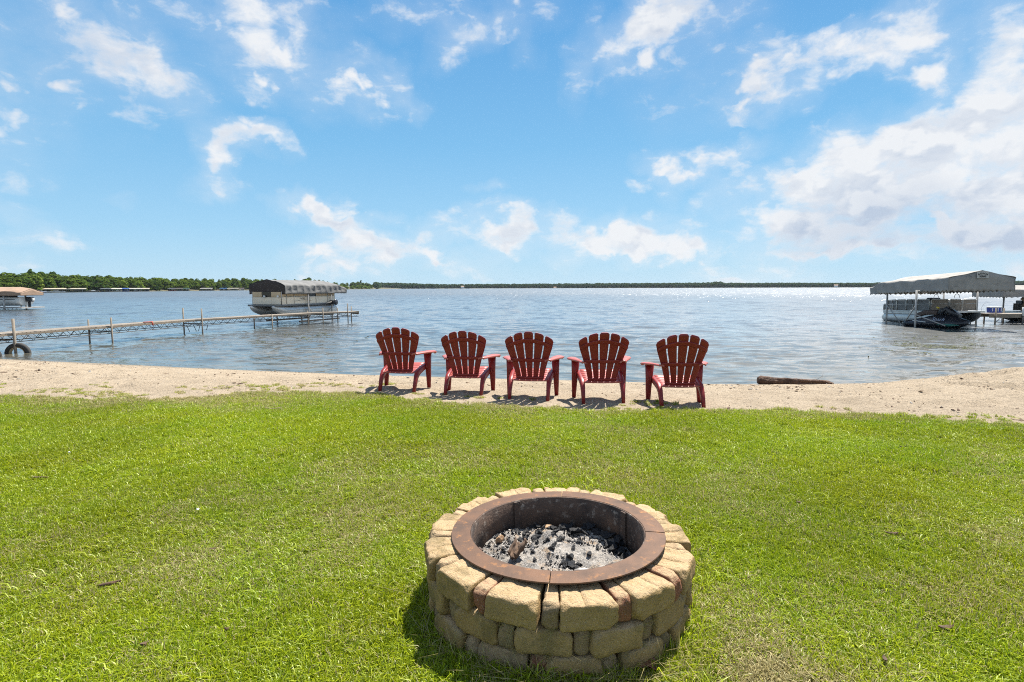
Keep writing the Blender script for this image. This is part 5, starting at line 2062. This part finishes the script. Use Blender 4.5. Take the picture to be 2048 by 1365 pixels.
# ---- lift and speedboat at the left edge
loc, rz = frame_at(-55.6, 59.5, (-1, -.08))
lift4 = empty('boat_lift', loc, rz)
tag(lift4, 'boat lift with a plain tan canopy cut off by the left edge of the view', 'boat lift')
canopy(lift4, 'canopy', -3.9, 3.9, -1.6, 1.6, 2.42, 1.95, 1.52, M_TANCANVAS, M_TANCANVAS, .0, .15)
for x in (-2.1, 2.0):
    for y in (-1.45, 1.45):
        MB().tube([(x, y, -1.0), (x, y, 1.7)], .09, 8).build('post', M_GALV, lift4)
        MB().tube([(x, y, .9), (x + .7, y, .15)], .05, 6).build('brace', M_GALV, lift4)
MB().box((0, 0, .22), (3.9, 1.6, .06)).build('platform', M_GALV, lift4)
mb = MB()
for k in range(18):
    x = -3.8 + k * .43
    mb.tube([(x, 1.55, .16), (x + .21, 1.55, -.12)], .02, 5).tube([(x + .21, 1.55, -.12), (x + .43, 1.55, .16)], .02, 5)
mb.build('lattice', M_GALV, lift4)
loc, rz = frame_at(-55.3, 59.5, (-1, -.08))
sp = empty('speedboat', loc, rz)
tag(sp, 'pale speedboat with a dark outboard motor on the lift at the left edge', 'boat')
rings_ = []
for i in range(20):
    t = i / 19
    x = -3.0 + 6.2 * t
    hw = 1.05 * math.sqrt(max(.001, 1 - max(0, (t - .5) / .5) ** 2))
    rings_.append([(x, hw * c_, z_) for c_, z_ in ((0, .42 + .5 * max(0, t - .7)), (.7, .55 + .5 * max(0, t - .7)), (1.0, .85), (1.03, 1.30 + .08 * t), (.85, 1.33 + .08 * t), (-.85, 1.33 + .08 * t), (-1.03, 1.30 + .08 * t), (-1.0, .85), (-.7, .55 + .5 * max(0, t - .7)))])
MB().rings(rings_, True).build('hull', M_WHITE2, sp)
MB().box((-.2, 1.085, 1.12), (2.4, .01, .045)).build('stripe', M_CHARC, sp)
for x in (-1.6, -.3, 1.0):
    MB().box((x, .3, 1.5), (.42, .5, .16)).build('seat', M_BLACK, sp, bevel=.08)
MB().box((-3.3, 0, 1.10), (.32, .22, .26)).box((-3.25, 0, .55), (.14, .08, .4)).build('outboard_motor', M_BLACK, sp, bevel=.08)
MB().box((-3.66, 0, 1.08), (.06, .16, .12)).build('motor_tip', M_WHITE2, sp, bevel=.03)

# ---- small covered lifts and boats along the far left shore
FARB = [
    (67, 88, 'low', None, (.35, .40, .48), 'low white and blue boat moored at the far shore, just right of the tan canopy'),
    (92, 124, 'tent', (.60, .50, .36), (.75, .75, .72), 'pale tan canopy with a bright white boat on the far left shore'),
    (133, 165, 'tent', (.50, .46, .36), (.10, .12, .09), 'pale grey-tan canopy over a dark boat on the far left shore'),
    (172, 195, 'low', None, (.10, .11, .11), 'low dark boat between the grey-tan canopy and the slate canopy on the far shore'),
    (203, 219, 'tent', (.10, .12, .14), (.08, .09, .10), 'small dark slate canopy on the far left shore'),
    (224, 241, 'tent', (.70, .66, .55), (.5, .48, .42), 'cream canopy left of the blue one on the far shore'),
    (243, 256, 'tent', (.04, .12, .42), (.05, .1, .3), 'bright blue canopy beside the cream one on the far shore'),
    (258, 280, 'tent', (.62, .60, .55), (.05, .05, .06), 'off-white canopy over a black hull right of the bright blue one'),
    (282, 297, 'tent', (.66, .60, .48), (.04, .04, .05), 'cream canopy with a black hull, last of the white group on the far shore'),
    (337, 350, 'tent', (.10, .11, .13), (.22, .05, .05), 'dark canopy above a reddish boat on the far shore'),
    (351, 364, 'tent', (.14, .12, .11), (.14, .13, .13), 'brownish dark canopy next to the reddish boat on the far shore'),
    (366, 378, 'tent', (.03, .09, .08), (.06, .07, .07), 'dark teal canopy on the far left shore'),
    (402, 423, 'tent', (.50, .48, .45), (.16, .17, .2), 'pale grey canopy with a tall boat on the far shore'),
    (440, 453, 'tent', (.04, .14, .32), (.2, .2, .2), 'medium blue canopy on the far shore left of the long dock boat'),
    (456, 476, 'tent', (.56, .52, .42), (.25, .25, .22), 'long cream canopy right of the medium blue one on the far shore'),
    (478, 488, 'tent', (.20, .16, .16), (.4, .4, .4), 'small brown canopy at the end of the far row, left of the lift'),
]
for i, (a, b_, kd, ct, ch_, lb) in enumerate(FARB):
    pc_ = (a + b_) / 2
    (sx_, sy_), d = shore_pt(pc_)
    D = d * .985
    sx_, sy_ = sx_ * .985, sy_ * .985
    Wm = (b_ - a) / F * D
    e = empty('covered_lift' if kd == 'tent' else 'moored_boat', (sx_, sy_, WATER), math.atan2(-sx_, sy_))
    tag(e, lb, 'boat lift' if kd == 'tent' else 'boat')
    mh = material('far_hull_paint', ch_, .5)
    rings_ = []
    for k in range(8):
        t = k / 7
        hw = 1.1 * math.sqrt(max(.02, 1 - max(0, (t - .55) / .45) ** 2))
        rings_.append([(Wm * (.42 - .84 * t), hw * c_, z_) for c_, z_ in ((0, .1), (.8, .2), (1, .8), (.8, .9), (-.8, .9), (-1, .8), (-.8, .2))])
    MB().rings(rings_, True, False).build('hull', mh, e)
    MB().box((Wm * .08, 0, 1.15), (Wm * .10, .7, .25), taper=1.2).build('windscreen', M_WHITE2 if i % 2 else M_CHARC, e)
    if kd == 'tent':
        mt = weathered('far_canvas', tuple(q * .7 for q in ct), tuple(q * .55 for q in ct), .5, .85, bump=0)
        canopy(e, 'canopy', -Wm / 2 * .92, Wm / 2 * .92, -2.0, 2.0, 2.75, 2.25, 1.75, mt, mt, 0, .35)
        for x in (-Wm * .3, Wm * .3):
            for y in (-1.8, 1.8):
                MB().tube([(x, y, -1), (x, y, 1.9)], .10, 6).build('post', M_GALV, e)

# a few pale houses half hidden in the far wood
for (q, yy, lb, k_) in ((925, 571.5, 'tiny white lake house in the trees of the farthest shore, leftmost of the three', 0), (1110, 575, 'tiny low pale boathouse at the waterline of the farthest shore', 1), (1672, 573.5, 'tiny tan-roofed lake house on the farthest shore towards the peaked canopy', 0)):
    (sx_, sy_), d = shore_pt(q)
    e = empty('lake_house', (sx_ * .9985, sy_ * .9985, WATER + .3 + (2.5 if k_ == 0 else 0)), math.atan2(-sx_, sy_))
    tag(e, lb, 'house')
    hw, hh = (4, 1.2) if k_ == 0 else (3.5, .9)
    MB().box((0, 0, hh - 1), (hw, 4, hh + 1)).build('wall', M_WHITE2, e)
    MB().rings([[(-hw - .6, -4.6, hh * 2), (-hw - .6, 0, hh * 2 + 2.2), (-hw - .6, 4.6, hh * 2)], [(hw + .6, -4.6, hh * 2), (hw + .6, 0, hh * 2 + 2.2), (hw + .6, 4.6, hh * 2)]], True, False).build('roof', M_TANCANVAS, e)

# weed beds just under the surface by the boats
M_WEED = weathered('water_weed', (.085, .095, .018), (.035, .042, .010), 3, .8)
wp, wrt, wsc_, wix = [], [], [], []
for i in range(2600):
    if i % 4:
        qx, qy = RNG.normal(1890, 70), RNG.normal(691, 13)
    else:
        qx, qy = RNG.normal(620, 50), RNG.normal(678, 8)
    if not (655 < qy < 730):
        continue
    p_ = P(qx, qy, WATER + .012)
    if vnoise(p_[0] * 1.6, p_[1] * 1.1, 6) < .60:
        continue
    wp.append((p_[0], p_[1], WATER + .008)); wrt.append((0, 0, RNG.uniform(0, 6.28))); s_ = RNG.uniform(.015, .06); wsc_.append((s_ * 1.8, s_, s_)); wix.append(int(RNG.integers(0, 3)))
wf = []
for i in range(3):
    m_ = lump((1.0, .5, .18), 800 + i, rough=.7, sub=1)
    m_.materials.append(M_WEED)
    wf.append(bpy.data.objects.new('weed_form', m_))
wo = scatter('water_weed', wp, wrt, wsc_, wix, wf)
tag(wo, 'yellow-green water weed breaking the surface by the lifts', 'water weed', kind='stuff')

# ------------------------------------------------------------------ thin summer haze over the lake
hz = MB().box((0, 2000, 9.0), (4300, 2300, 14.5)).build('haze', None)
mh = bpy.data.materials.new('haze_air')
mh.use_nodes = True
for nd in list(mh.node_tree.nodes):
    if nd.type == 'BSDF_PRINCIPLED':
        mh.node_tree.nodes.remove(nd)
pv = mh.node_tree.nodes.new('ShaderNodeVolumePrincipled')
pv.inputs['Color'].default_value = (.80, .90, 1.0, 1)
pv.inputs['Density'].default_value = 0.00004
pv.inputs['Anisotropy'].default_value = 0.2
mh.node_tree.links.new(pv.outputs[0], [n for n in mh.node_tree.nodes if n.type == 'OUTPUT_MATERIAL'][0].inputs['Volume'])
hz.data.materials.clear()
hz.data.materials.append(mh)
tag(hz, kind='stuff')
